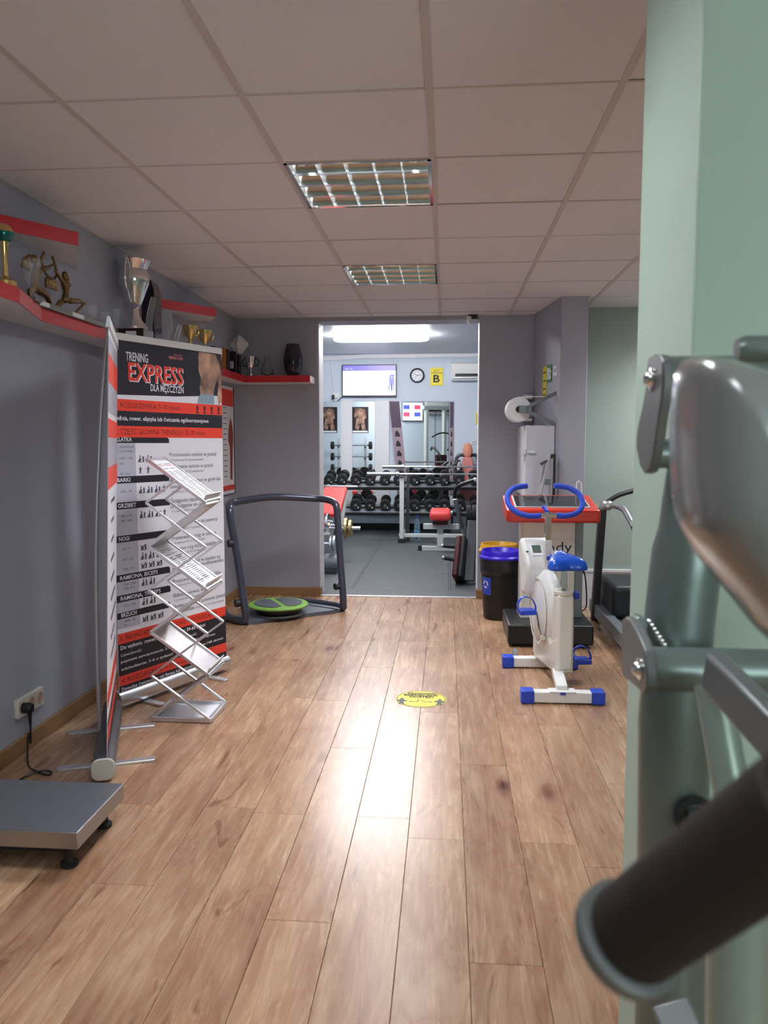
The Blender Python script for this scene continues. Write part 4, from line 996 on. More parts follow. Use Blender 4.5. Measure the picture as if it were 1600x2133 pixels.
tx('fitness club', 0.44, 1.853, 0.010, 0.06, PRINTPK); tx('MANIAC GYM', 0.405, 1.832, 0.016, 0.10, PRINTPK, 0.02)
tx('1. ROZGRZEWKA: 5-10 minut', 0.035, 1.557, 0.027, 0.44, mat('print_maroon', srgb(72, 20, 22), 0.6)); MA = MATS['print_maroon']
tx('Bieżnia, rower, eliptyka lub ćwiczenia ogólnorozwojowe', 0.02, 1.494, 0.022, 0.68, PRINTW, 0.015)
tx('2. CZĘŚĆ GŁÓWNA TRENINGU: 20-30 minut', 0.03, 1.423, 0.027, 0.64, MA)
HD = [('KLATKA', 1.378, 1.407, 0.39), ('BARKI', 1.172, 1.208, 0.385), ('GRZBIET', 1.040, 1.076, 0.385), ('NOGI', 0.870, 0.905, 0.385), ('RAMIONA, BICEPS', 0.668, 0.704, 0.375), ('RAMIONA, TRICEPS', 0.562, 0.598, 0.375), ('BRZUCH', 0.475, 0.508, 0.37)]
for s, z0, z1, ue in HD:
    polyp('black_heading', [(u0, z0), (ue, z0), (ue, z1 - 0.008), (ue - 0.012, z1), (u0, z1)], PRINTD, 0.0009)
    tx(s, 0.03, z0 + 0.008, 0.021, 0.017 * len(s), PRINTW, 0.015)
for s, z in (('URZĄDZENIE', 1.352), ('DO WYBORU:', 1.330), ('10A, 13B,', 1.295), ('16C', 1.268), ('9C, 16C', 1.215), ('23A, 7B,', 1.125), ('8A, 24A,', 1.0), ('6B, 10B', 0.975), ('5B, 1C', 0.83), ('22C, 25C', 0.775), ('25A, 11C', 0.725), ('22A, 25A,', 0.645), ('26B, 6C,', 0.625), ('27A, 29B', 0.535), ('28A, 1B,', 0.455), ('7A', 0.432)):
    tx(s, 0.05, z, 0.011, 0.0095 * len(s), INKG)
ROWS = [('Prostowanie ramion w przód', 1.305, 0.365), ('Rozpinanie ramion w przód', 1.240, 0.335), ('Prostowanie ramion w górę lub', 1.160, 0.40), ('unoszenie bokiem', 1.130, 0.24), ('Ściąganie rączki w dół lub', 1.052, 0.355), ('przyciąganie do siebie', 1.022, 0.29), ('Prostowanie nóg na suwnicy', 0.925, 0.37), ('Prostowanie nóg w siadzie', 0.845, 0.355), ('Zginanie nóg leżąc, siedząc lub', 0.785, 0.405), ('Zginanie ramion w siadzie na', 0.700, 0.385), ('maszynie, przy modlitewniku', 0.675, 0.41), ('Prostowanie ramion w siedzie', 0.605, 0.385), ('Skłony tułowia w przód', 0.525, 0.33), ('Skręty tułowia w postawie (twist)', 0.462, 0.42), ('lub w siadzie', 0.432, 0.16)]
for s, z, wd in ROWS: tx(s, 0.392, z, 0.021, wd, INKG)
for z in (1.280, 1.215, 1.105, 0.998, 0.897, 0.822, 0.762, 0.648, 0.582, 0.502): tx('1-2 serie po 8-12 powtórzeń', 0.40, z, 0.012, 0.25, INKG)
tx('1-2 serie po 10-15 powtórzeń', 0.56, 0.434, 0.012, 0.24, INKG)
tx('3. TRENING WYTRZYMAŁOŚCIOWO - ODCHUDZAJĄCY', 0.02, 0.36, 0.026, 0.72, MA)
tx('Do wyboru  rower, eliptyka, bieżnia: 30-60 minut', 0.02, 0.315, 0.020, 0.62, PRINTW, 0.015)
tx('Częstotliwość:', 0.02, 0.278, 0.014, 0.14, PRINTW); tx('Intensywność:', 0.43, 0.278, 0.014, 0.14, PRINTW)
tx('poprawa samopoczucia: 2-3 x tydzień     110-140 sk/min', 0.02, 0.245, 0.014, 0.70, PRINTW, 0.01)
tx('odchudzanie: 3-6 x tydzień   większości: pow.140 sk/min', 0.02, 0.205, 0.014, 0.77, PRINTW, 0.01)
tx('4. ROZCIĄGANIE: 5-10 minut', 0.02, 0.138, 0.026, 0.46, MA)
tx('Dowolne ćwiczenia w sali fitness lub ćwiczenia z opisem - True', 0.02, 0.098, 0.017, 0.72, PRINTW, 0.012)
# printed torso
polyp('torso_print', [(0.63, 1.893), (0.765, 1.888), (0.80, 1.84), (0.815, 1.78), (0.815, 1.62), (0.79, 1.60), (0.778, 1.66), (0.79, 1.72), (0.775, 1.74), (0.755, 1.70), (0.745, 1.655), (0.64, 1.648), (0.632, 1.70), (0.645, 1.74), (0.628, 1.79)], TORSO, 0.0013)
polyp('jeans_print', [(0.640, 1.655), (0.748, 1.658), (0.752, 1.602), (0.615, 1.602), (0.622, 1.635)], DENIM, 0.0015)
for k in range(4):
    x = 0.60 + 0.058 * k
    polyp('band_pictogram', [(x, 1.547), (x + 0.025, 1.547), (x + 0.025, 1.552), (x + 0.014, 1.553), (x + 0.022, 1.58), (x + 0.012, 1.592), (x + 0.004, 1.582), (x + 0.008, 1.553), (x, 1.552)], MA, 0.0013)
def picto(x, z, kind):
    s = 0.030
    if kind == 0:   # seated on machine
        q_ = [(0, 0), (0.9, 0), (0.9, 0.08), (0.55, 0.08), (0.75, 0.5), (0.5, 0.55), (0.62, 0.95), (0.42, 1.0), (0.35, 0.5), (0.1, 0.3), (0.1, 0.08), (0, 0.08)]
    elif kind == 1: # standing with raised arms
        q_ = [(0.3, 0), (0.42, 0.4), (0.5, 0), (0.62, 0), (0.6, 0.6), (0.9, 0.62), (0.9, 0.7), (0.6, 0.72), (0.55, 1.0), (0.4, 1.0), (0.38, 0.72), (0.05, 0.7), (0.05, 0.62), (0.36, 0.58), (0.2, 0)]
    else:           # leaning back
        q_ = [(0, 0), (1, 0), (1, 0.07), (0.6, 0.1), (0.95, 0.6), (0.8, 0.7), (0.5, 0.35), (0.3, 0.7), (0.1, 0.6), (0.25, 0.12), (0, 0.07)]
    MB().prism([(x + a * s, z + b_ * s * 1.25) for a, b_ in q_], 0.0, 0.0011, MXZ).build('pictogram', INKG, t, smooth=0)
    if kind != 1: MB().box(x + s * 1.02, x + s * 1.32, -0.0011, 0.0, z, z + s * 1.0).build('pictogram', INKG, t, smooth=0)
for z, n, kd in ((1.278, 2, 0), (1.218, 2, 1), (1.115, 4, 0), (0.985, 4, 0), (0.815, 2, 2), (0.765, 3, 0), (0.718, 3, 2), (0.625, 2, 0), (0.522, 2, 0), (0.432, 3, 2)):
    for k in range(n): picto(0.170 + 0.054 * k, z, kd if k < 3 else 1)

# ------------------------------------------------------------------ second banner, seen almost edge on
c0 = Vector((-1.385, 2.965, 0)); ax = Vector((-0.357, 0.934)).normalized(); r2 = math.atan2(ax.y, ax.x)
t = thing('rollup_banner', 'roll-up banner standing edge on next to the scale', 'banner', c0, r2)
L2, T2 = 0.76, 1.872
MB().prism(rrect(-0.045, 0.045, 0.010, 0.098, 0.032, 6), 0.0, L2, Matrix(((0, 0, 1, 0), (1, 0, 0, 0.0), (0, 1, 0, 0), (0, 0, 0, 1)))).build('cassette', mat('grey_cassette', srgb(96, 96, 100), 0.4, 0.4), t)
MB().prism(rrect(-0.047, 0.047, 0.008, 0.100, 0.033, 6), -0.012, 0.0, Matrix(((0, 0, 1, 0), (1, 0, 0, 0.0), (0, 1, 0, 0), (0, 0, 0, 1)))).build('end_cap', mat('cap_grey', srgb(186, 186, 180), 0.5), t, bevel=0.004)
for u in (0.17, 0.60):
    MB().prism([(-0.021, -0.20), (0.021, -0.20), (0.021, 0.19), (0.005, 0.205), (-0.021, 0.19)], 0.0, 0.011, Matrix.Translation((u, 0, 0))).build('foot', ALUM, t, bevel=0.002)
LEAN = -0.060
Ml = Matrix(((1, 0, 0, 0), (0, 1, LEAN / T2, -0.012), (0, 0, 1, 0), (0, 0, 0, 1)))
MB().box(0.012, L2 - 0.012, -0.001, 0.001, 0.09, T2 - 0.02, Ml).build('print_sheet', PRINTW, t, smooth=0)
MB().prism([(-0.008, T2 - 0.045), (0.012, T2 - 0.045), (0.006, T2), (-0.006, T2)], 0.0, L2, Ml @ Matrix(((0, 0, 1, 0), (1, 0, 0, 0), (0, 1, 0, 0), (0, 0, 0, 1)))).build('top_rail', ALUM, t, bevel=0.002)
for nm, z0, z1, m in (('grey_print', 1.50, 1.80, mat('print_mist', srgb(170, 170, 186), 0.5)), ('red_band', 1.62, 1.73, PRINTR), ('red_band', 1.40, 1.475, PRINTR), ('grey_print', 1.28, 1.40, MATS['print_mist']), ('red_band', 1.19, 1.28, PRINTR), ('red_band', 0.30, 0.36, PRINTR), ('black_band', 0.09, 0.24, PRINTD), ('red_band', 0.15, 0.21, PRINTR)):
    MB().box(0.014, L2 - 0.014, -0.0018 - (0.0006 if 'red' in nm else 0), -0.001, z0, z1, Ml).build(nm, m, t, smooth=0)
for k in range(9):
    MB().box(0.25, 0.25 + random.uniform(0.2, 0.4), -0.0022, -0.001, 1.12 - 0.085 * k, 1.135 - 0.085 * k, Ml).build('text_line', INKG, t, smooth=0)
MB().tube(smooth_path([(0.36, 0.035, 0.05), (0.36, 0.035, 0.5), (0.36, 0.022, 1.0), (0.36, -0.012, 1.5), (0.36, 0.010 + LEAN, T2 - 0.01)]), 0.009, 10).build('support_pole', ALUM, t)

# ------------------------------------------------------------------ zig-zag brochure stand
o0 = Vector((-1.447, 3.655, 0))
t = thing('brochure_stand', 'aluminium zig-zag brochure stand with leaflets on slanted trays', 'stand', o0)
Wx, Dy, SEG = 0.292, 0.255, 0.2135
ZB = 0.022
fr = 0.018
mb = MB()
for a, b in (((0, 0), (0.30, 0)), ((0, Dy), (0.30, Dy))): mb.box(a[0], b[0], a[1] - fr / 2, a[1] + fr / 2, 0.002, 0.026)
mb.box(-0.004, fr - 0.004, 0, Dy, 0.002, 0.026).box(0.30 - fr, 0.304, 0, Dy, 0.002, 0.026)
mb.build('base_frame', ALUM, t, bevel=0.003)
MB().box(fr, 0.30 - fr, fr / 2, Dy - fr / 2, 0.006, 0.012).build('base_panel', mat('panel_lit_white', srgb(236, 240, 248), 0.35), t, smooth=0)  # blue-white tone puts reflected light into the panel colour
pv = [(0 if k % 2 == 0 else Wx, ZB + SEG * k) for k in range(7)]          # tray chain: starts left
av = [(Wx if k % 2 == 0 else 0, ZB + SEG * k) for k in range(6)]          # brace chain: starts right
TR = mat('tray_pinkish', srgb(196, 186, 192), 0.25, coat=0.3)
for k in range(6):
    (x0, z0), (x1, z1) = pv[k], pv[k + 1]
    for y in (0.008, Dy - 0.008):
        MB().bar((x0, y, z0), (x1, y, z1), 0.016, 0.014, up=(0, 1, 0)).build('tray_rail', ALUM, t, bevel=0.002)
    d = Vector((x1 - x0, 0, z1 - z0)).normalized(); n = Vector((-d.z, 0, d.x))
    if n.z < 0: n = -n
    A_, B_ = Vector((x0, 0, z0)) + d * 0.012, Vector((x1, 0, z1)) - d * 0.012
    isleaf = (k % 2 == 1)
    mb = MB(); y0, y1 = 0.016, Dy - 0.016
    vs = [A_ + Vector((0, y0, 0)), B_ + Vector((0, y0, 0)), B_ + Vector((0, y1, 0)), A_ + Vector((0, y1, 0))]
    mb._add([v - n * 0.004 for v in vs] + [v - n * 0.001 for v in vs], [(0, 3, 2, 1), (4, 5, 6, 7), (0, 1, 5, 4), (1, 2, 6, 5), (2, 3, 7, 6), (3, 0, 4, 7)])
    mb.build('tray_panel', TR if (k == 1 or not isleaf) else PRINTW, t, smooth=0)
    for e_ in (A_, B_): MB().bar(e_ + Vector((0, 0.004, 0)), e_ + Vector((0, Dy - 0.004, 0)), 0.012, 0.012, up=tuple(n)).build('end_bar', ALUM, t)
    if isleaf:
        low, high = (A_, B_) if A_.z < B_.z else (B_, A_); dd = (high - low).normalized()
        MB()._add([low + Vector((0, 0.006, 0)) + dd * 0.004, low + Vector((0, Dy - 0.006, 0)) + dd * 0.004, low + Vector((0, Dy - 0.006, 0)) + n * 0.035 + dd * 0.008, low + Vector((0, 0.006, 0)) + n * 0.035 + dd * 0.008,
                   low + Vector((0, 0.006, 0)) + dd * 0.007, low + Vector((0, Dy - 0.006, 0)) + dd * 0.007, low + Vector((0, Dy - 0.006, 0)) + n * 0.035 + dd * 0.011, low + Vector((0, 0.006, 0)) + n * 0.035 + dd * 0.011],
                  [(0, 1, 2, 3), (7, 6, 5, 4), (0, 4, 5, 1), (1, 5, 6, 2), (2, 6, 7, 3), (3, 7, 4, 0)]).build('tray_lip', ALUM, t, smooth=0)
        if k in (3, 5):
            lf = thing('leaflet', ('printed leaflet on the middle tray of the zig-zag stand', 'printed leaflet on the top tray of the zig-zag stand')[k == 5], 'leaflet', o0 + low + dd * 0.02)
            # local frame: along dd (up the sheet) and world y
            vs = [Vector((0, 0.022, 0)), Vector((0, Dy - 0.022, 0)), dd * 0.30 + Vector((0, Dy - 0.022, 0)), dd * 0.30 + Vector((0, 0.022, 0))]
            MB()._add([v + n * 0.001 for v in vs] + [v + n * 0.003 for v in vs], [(0, 3, 2, 1), (4, 5, 6, 7), (0, 1, 5, 4), (1, 2, 6, 5), (2, 3, 7, 6), (3, 0, 4, 7)]).build('sheet', PAPER, lf, smooth=0)
            # print lines; reading direction runs along world +y... lines across the sheet
            for q_ in range(22):
                s0_ = 0.275 - 0.012 * q_
                if q_ in (2, 4): continue
                dark = (k == 3 and q_ in (4, 5, 6, 19, 20)); 
                wd = 0.0036 if dark else 0.0018
                for cseg in ((0.035, 0.10), (0.115, 0.20)):
                    ya, yb_ = cseg[0] + random.uniform(0, 0.006), cseg[1] + random.uniform(-0.02, 0.015)
                    vs = [dd * (s0_ - wd) + Vector((0, ya, 0)), dd * (s0_ - wd) + Vector((0, yb_, 0)), dd * (s0_ + wd) + Vector((0, yb_, 0)), dd * (s0_ + wd) + Vector((0, ya, 0))]
                    mb = MB()._add([v + n * 0.0034 for v in vs], [(0, 1, 2, 3)])
                    mb.build('print_line', (PRINTR if (k == 5 and q_ == 1) else INKG), lf, smooth=0, fix=False)
for k in range(5):
    (x0, z0), (x1, z1) = av[k], av[k + 1]
    for y in (-0.006, Dy + 0.006): MB().bar((x0, y, z0), (x1, y, z1), 0.010, 0.016, up=(0, 1, 0)).build('brace', ALUM, t, bevel=0.0015)
(x0, z0) = av[5]; xm, zm = (pv[5][0] + pv[6][0]) / 2, (pv[5][1] + pv[6][1]) / 2
for y in (-0.006, Dy + 0.006): MB().bar((x0, y, z0), (xm, y, zm), 0.010, 0.016, up=(0, 1, 0)).build('brace', ALUM, t, bevel=0.0015)

# ------------------------------------------------------------------ wall poster in the corner
a, b = PX(466, 1000, WL + 0.004), PX(487, 1000, WL + 0.004)
ya, yb_ = 5.75, PX(487, 920, WL + 0.004).y
zt, zb = PX(487, 808, WL).z, PX(487, 1026, WL).z
t = thing('wall_poster', 'framed anatomy poster with red bands on the left wall', 'poster', (WL + 0.001, ya, zb))
hh, ww = zt - zb, yb_ - ya
MB().box(0, 0.004, 0, ww, 0, hh).build('sheet', PAPER, t, smooth=0)
MB().box(0, 0.010, -0.006, 0, -0.006, hh + 0.006).box(0, 0.010, ww, ww + 0.006, -0.006, hh + 0.006).box(0, 0.010, 0, ww, hh, hh + 0.006).box(0, 0.010, 0, ww, -0.006, 0).build('frame', BLACK, t, smooth=0)
MB().box(0.004, 0.005, 0.01, ww - 0.01, hh - 0.17, hh - 0.03).build('red_header', PRINTR, t, smooth=0)
MB().box(0.004, 0.005, 0.01, ww - 0.01, 0.03, 0.075).build('red_footer', PRINTR, t, smooth=0)
fy = ww - 0.10
MB().prism([(fy - 0.03, 0.12), (fy + 0.03, 0.12), (fy + 0.05, 0.35), (fy + 0.08, 0.50), (fy + 0.06, 0.58), (fy, 0.66), (fy - 0.07, 0.55), (fy - 0.08, 0.46), (fy - 0.03, 0.40)], 0.004, 0.0052, MYZ).build('figure_print', mat('muscle_print', srgb(150, 62, 52), 0.6, var=0.3, scale=30), t, smooth=0)
for k in range(14): MB().box(0.004, 0.005, ww - 0.32, ww - 0.22, 0.15 + 0.045 * k, 0.156 + 0.045 * k).build('text_line', INKG, t, smooth=0)

# ------------------------------------------------------------------ power strip, plug, cord
c = PX(52, 1468, WL + 0.01)
t = thing('power_socket_strip', 'cream triple wall socket low on the left wall', 'socket', (WL, c.y, c.z))
y0, y1 = PX(28, 1480, WL).y - c.y, PX(82, 1450, WL).y - c.y
MB().prism(rrect(y0, y1, -0.042, 0.042, 0.008), 0, 0.022, MYZ).build('plate', mat('socket_cream', srgb(214, 208, 196), 0.4), t, bevel=0.003)
for k in range(3):
    yc = y0 + (y1 - y0) * (k + 0.5) / 3
    MB().lathe([(0.024, 0.0), (0.027, 0.0), (0.027, 0.003), (0.022, 0.003), (0.020, 0.0005), (0.0001, 0.0005)], (0.022, yc, 0), 20, Matrix.Rotation(R(90), 4, 'Y')).build('outlet', mat('outlet_rose', srgb(190, 160, 140), 0.5), t)
pc = PX(47, 1478, WL + 0.04)
t = thing('plugged_cable', 'black plug and cord hanging from the wall socket to the floor', 'cable', (WL + 0.03, c.y + y0 + (y1 - y0) / 6, 0))
zp = c.z
MB().lathe([(0.0001, 0.0), (0.023, 0.0), (0.024, 0.03), (0.018, 0.042), (0.0001, 0.044)], (-0.006, 0, zp), 18, Matrix.Rotation(R(90), 4, 'Y')).cyl((0.022, 0, zp), (0.024, 0, zp - 0.085), 0.011, 0.005, n=10).build('plug', BLACK, t)
o_ = Vector(t.location)
fp = [PZ(58, 1590, 0.006), PZ(75, 1606, 0.006), PZ(100, 1614, 0.006), PZ(107, 1608, 0.006), PZ(92, 1605, 0.012), PZ(70, 1610, 0.014), PZ(45, 1622, 0.006), PZ(20, 1640, 0.006)]
path = [Vector((0.024, 0, zp - 0.08)), Vector((0.024, -0.004, zp - 0.16)), Vector((0.02, -0.01, 0.10))] + [p - o_ for p in fp]
MB().tube(smooth_path(path, 6), 0.0042, 8).build('cord', BLACK, t)

# ------------------------------------------------------------------ platform scale
sx0, sx1, sy0, sy1 = -1.70, -1.165, 2.295, 2.655
t = thing('platform_scale', 'low steel platform scale on black rubber feet', 'scale', ((sx0 + sx1) / 2, (sy0 + sy1) / 2, 0))
hx_, hy_ = (sx1 - sx0) / 2, (sy1 - sy0) / 2
MB().box(-hx_, hx_, -hy_, hy_, 0.082, 0.138).build('platform_shell', STEEL, t, bevel=0.002)
MB().box(-hx_ + 0.002, hx_ - 0.002, -hy_ + 0.002, hy_ - 0.002, 0.138, 0.1405).build('top_plate', STEELTOP, t, bevel=0.001)
MB().box(-hx_ + 0.05, hx_ - 0.05, -hy_ + 0.05, hy_ - 0.05, 0.045, 0.082).build('subframe', BLACK, t)
for sx_ in (-1, 1):
    for sy_ in (-1, 1): MB().lathe([(0.026, 0), (0.028, 0.012), (0.016, 0.018), (0.012, 0.05), (0.012, 0.085)], (sx_ * (hx_ - 0.055), sy_ * (hy_ - 0.05), 0), 16).build('foot', RUBBER, t)

# ------------------------------------------------------------------ twist board trainer
A_, B_ = Vector((-1.535, 5.73)), Vector((-0.845, 6.26))
M_ = (A_ + B_) / 2; ang = math.atan2(B_.y - A_.y, B_.x - A_.x); half = (B_ - A_).length / 2
t = thing('twist_trainer', 'waist twist trainer with tubular hoop and round green board', 'exercise machine', (M_.x, M_.y, 0), ang)
TR_ = 0.029
hp = half
path = [(-hp + 0.03, 0.50, 0.03), (-hp - 0.03, 0.30, 0.03), (-hp - 0.045, 0.10, 0.03), (-hp, -0.012, 0.032), (-hp + 0.008, -0.03, 0.075), (-hp + 0.004, -0.02, 0.14), (-hp - 0.01, 0.05, 0.45), (-hp - 0.035, 0.13, 0.80), (-hp - 0.03, 0.165, 0.875), (-hp + 0.0, 0.24, 0.905), (-hp + 0.1, 0.33, 0.915), (0, 0.40, 0.935), (hp - 0.1, 0.33, 0.915), (hp + 0.0, 0.24, 0.905), (hp + 0.03, 0.165, 0.875), (hp + 0.03, 0.13, 0.80), (hp + 0.01, 0.05, 0.45), (hp - 0.004, -0.02, 0.14), (hp - 0.008, -0.03, 0.075), (hp, -0.012, 0.032), (hp + 0.0, 0.10, 0.03), (hp - 0.08, 0.30, 0.03), (hp - 0.2, 0.46, 0.03)]
MB().tube(smooth_path(path, 5), TR_, 14).build('tube_hoop', NAVYTUBE, t)
pl_ = [(-hp + 0.02, -0.035), (hp - 0.05, -0.035)] + arc(hp - 0.06, 0.02, 0.055, -90, 30, 5) + arc(0.0, 0.27, 0.30, 10, 170, 12) + [(-hp + 0.0, 0.15)]
MB().prism(pl_, 0.002, 0.03).build('floor_plate', GREYPLATE, t, bevel=0.008, seg=3)
dc = PZ(580, 1259, 0.10); Mi = Matrix.Rotation(-ang, 4, 'Z'); dl = Mi @ Vector((dc.x - M_.x, dc.y - M_.y, 0))
MB().lathe([(0.20, 0.030), (0.20, 0.038), (0.18, 0.04), (0.0001, 0.04)], (dl.x, dl.y, 0), 40).build('turn_ring', MIDGREY, t)
MB().lathe([(0.17, 0.038), (0.185, 0.06), (0.19, 0.088), (0.0001, 0.09)], (dl.x, dl.y, 0), 40).build('turntable', BLACK, t)
dk = MB().lathe([(0.0001, 0.088), (0.215, 0.088), (0.236, 0.094), (0.238, 0.104), (0.228, 0.112), (0.0001, 0.116)], (dl.x, dl.y, 0), 48).build('round_board', GREEN, t)
for s in (-1, 1):
    pp = arc(0, 0, 0.19, -62, 62, 10); pp = [(x, y) for x, y in pp if x > 0.02] + [(0.02, 0.15), (0.02, -0.15)]
    MB().prism([(x * s, y) for x, y in pp], 0.1145, 0.1185, Matrix.Translation((dl.x, dl.y, 0)) @ Matrix.Rotation(R(-8), 4, 'Z')).build('foot_pad', GREYPLATE, dk, bevel=0.002)
for (x, y, z, s) in ((-hp - 0.02, 0.07, 0.62, -1), (-hp - 0.0, 0.0, 0.17, -1), (hp - 0.0, 0.01, 0.21, -1)):
    MB().cyl((x + s * 0.025, y, z), (x + s * 0.065, y, z), 0.03, n=8).build('knob', BLACK, t, bevel=0.004)

# ------------------------------------------------------------------ litter bins
def litter_bin(x, y, lid, label, lidname):
    t = thing('litter_bin', label, 'bin', (x, y, 0))
    MB().lathe([(0.0001, 0.004), (0.125, 0.0), (0.132, 0.01), (0.157, 0.47), (0.150, 0.47), (0.126, 0.02), (0.0001, 0.015)], n=40).build('body', BIN, t)
    prof = [(0.1585, 0.475)]
    MB().lathe([(0.1575, 0.36), (0.161, 0.365), (0.163, 0.40), (0.160, 0.42), (0.164, 0.45), (0.162, 0.487), (0.152, 0.487), (0.150, 0.40)], n=48, cap=False).build('liner', BAG, t)
    MB().lathe([(0.150, 0.478), (0.170, 0.478), (0.172, 0.492), (0.160, 0.505), (0.156, 0.535), (0.150, 0.545), (0.140, 0.543), (0.118, 0.505), (0.112, 0.50), (0.114, 0.497), (0.140, 0.535)], n=48, cap=False).build('lid_ring', lid, t)
    return t
bb = litter_bin(0.435, 6.13, LIDB, 'black bin with a blue ring lid in front of the yellow lidded one', 'blue')
litter_bin(0.447, 6.50, LIDY, 'black bin with a yellow ring lid against the wall', 'yellow')
vs = []
for i in range(7):
    an = R(196 + 6.5 * i)
    for z in (0.20, 0.335):
        rr = 0.132 + (0.157 - 0.132) * (z - 0.01) / 0.46 + 0.0015
        vs.append((rr * math.cos(an), rr * math.sin(an), z))
MB()._add(vs, [(2 * i, 2 * i + 2, 2 * i + 3, 2 * i + 1) for i in range(6)]).build('recycling_sticker', BLUE, bb, fix=False)
for k in range(3):
    vs = []
    for (a_, z_) in arc(0, 0, 1.0, 100 + 120 * k, 185 + 120 * k, 5) + arc(0, 0, 0.62, 185 + 120 * k, 100 + 120 * k, 5):
        an = R(215 + a_ * 10.5); z = 0.282 + z_ * 0.032
        rr = 0.132 + (0.157 - 0.132) * (z - 0.01) / 0.46 + 0.0028
        vs.append((rr * math.cos(an), rr * math.sin(an), z))
    n_ = len(vs); MB()._add(vs, [(i, i + 1, n_ - 2 - i, n_ - 1 - i) for i in range(5)]).build('recycling_arrow', PAPER, bb, fix=False, smooth=0)

# ------------------------------------------------------------------ exercise bike (faces away from the viewer)
t = thing('exercise_bike', 'white upright exercise bike with blue saddle and pedals', 'exercise bike', (0.712, 4.1, 0), R(10))
sec = 0.06
MRs = Matrix.Translation((-0.088, 0.016, 0)) @ Matrix.Rotation(R(-9), 4, 'Z')
MFs = Matrix.Translation((-0.014, 0.67, 0)) @ Matrix.Rotation(R(-9), 4, 'Z')
MB().box(-0.16, 0.16, -0.031, 0.031, 0.007, 0.065, MRs).build('rear_stabiliser', WHITE, t, bevel=0.005)
MB().box(-0.17, 0.17, -0.030, 0.030, 0.007, 0.065, MFs).build('front_stabiliser', WHITE, t, bevel=0.005)
for s_, Ms, cx_ in ((-1, MRs, 0.185), (1, MRs, 0.185), (-1, MFs, 0.195), (1, MFs, 0.195)):
    MB().box(s_ * cx_ - 0.035, s_ * cx_ + 0.035, -0.038, 0.038, 0.002, 0.072, Ms).build('end_cap', BLUE, t, bevel=0.006)
for s_ in (-1, 1): MB().cyl(MFs @ Vector((s_ * 0.145 - 0.012, 0.065, 0.05)), MFs @ Vector((s_ * 0.145 + 0.012, 0.065, 0.05)), 0.046, n=20).build('transport_wheel', MIDGREY, t)
MB().bar(MRs @ Vector((0.0, 0, 0.072)), (0.0, 0.40, 0.09), 0.058, 0.045).build('spine', WHITE, t, bevel=0.005)
MB().box(-0.07, 0.07, -0.034, 0.034, 0.064, 0.070, MRs).build('mount_plate', WHITE, t, bevel=0.002)
MB().box(-0.014, 0.014, -0.0345, -0.0335, 0.052, 0.066, MRs).build('logo_sticker', BLUE, t, smooth=0)
# body shell: side profile in y,z
prof = [(0.24, 0.09), (0.64, 0.065), (0.70, 0.10), (0.72, 0.42), (0.70, 0.60), (0.60, 0.655), (0.50, 0.62), (0.45, 0.50), (0.42, 0.36), (0.37, 0.30), (0.345, 0.40), (0.34, 0.54), (0.235, 0.54), (0.225, 0.30)]
MB().prism([(0.235, 0.085), (0.66, 0.065), (0.70, 0.10), (0.70, 0.30), (0.60, 0.36), (0.42, 0.27), (0.36, 0.24), (0.235, 0.30)], -0.052, 0.050, MYZ).build('body_shell', IVORY, t, bevel=0.016, seg=3)
MB().prism([(0.232, 0.10), (0.36, 0.09), (0.352, 0.30), (0.335, 0.535), (0.238, 0.535), (0.228, 0.30)], -0.048, 0.048, MYZ).build('seat_column', IVORY, t, bevel=0.018, seg=3)
MB().lathe([(0.034, 0.0), (0.054, 0.002), (0.056, 0.02), (0.050, 0.028), (0.034, 0.028)], (0.0, 0.287, 0.53), 24).build('seat_collar', IVORY, t)
MB().lathe([(0.0001, -0.078), (0.08, -0.076), (0.135, -0.066), (0.175, -0.046), (0.196, -0.02), (0.20, 0.0), (0.196, 0.02), (0.175, 0.042), (0.135, 0.06), (0.08, 0.068), (0.0001, 0.07)], (-0.006, 0.545, 0.385), 40, Matrix.Rotation(R(90), 4, 'Y'), sx=1.22).build('flywheel_housing', WHITE, t)
MB().lathe([(0.150, -0.004), (0.160, -0.008), (0.166, -0.004), (0.160, 0.0)], (-0.066, 0.545, 0.385), 40, Matrix.Rotation(R(90), 4, 'Y'), sx=1.22, cap=False).build('housing_rim', IVORY, t)
MB().bar((0, 0.29, 0.56), (0, 0.30, 0.70), 0.036, 0.036).build('seat_post', CHROME, t, bevel=0.003)
MB().cyl((0.055, 0.285, 0.525), (0.085, 0.285, 0.525), 0.026, n=8).build('seat_knob', BLUE, t, bevel=0.004)
sd = [(-0.118, -0.06), (-0.10, -0.105), (-0.04, -0.10), (0, -0.085), (0.04, -0.10), (0.10, -0.105), (0.118, -0.06), (0.095, 0.02), (0.05, 0.10), (0.026, 0.17), (0, 0.185), (-0.026, 0.17), (-0.05, 0.10), (-0.095, 0.02)]
mb = MB(); rings = []
for sc_, z in ((0.90, 0.0), (1.0, 0.012), (0.99, 0.03), (0.90, 0.055), (0.72, 0.074), (0.40, 0.082), (0.02, 0.083)):
    rings.append([(x * sc_, 0.28 + y * sc_, 0.672 + z + (0.02 * max(0, y) / 0.18 if z > 0.02 else 0)) for x, y in sd])
n_ = len(sd); fs = [tuple(range(n_ - 1, -1, -1))]
for i in range(len(rings) - 1):
    for k in range(n_): fs.append((i * n_ + k, i * n_ + (k + 1) % n_, (i + 1) * n_ + (k + 1) % n_, (i + 1) * n_ + k))
fs.append(tuple((len(rings) - 1) * n_ + k for k in range(n_)))
so_ = MB()._add([v for r_ in rings for v in r_], fs).build('saddle', SEATBLUE, t, smooth=60)
sm_ = so_.modifiers.new('sub', 'SUBSURF'); sm_.levels = 1; sm_.render_levels = 2
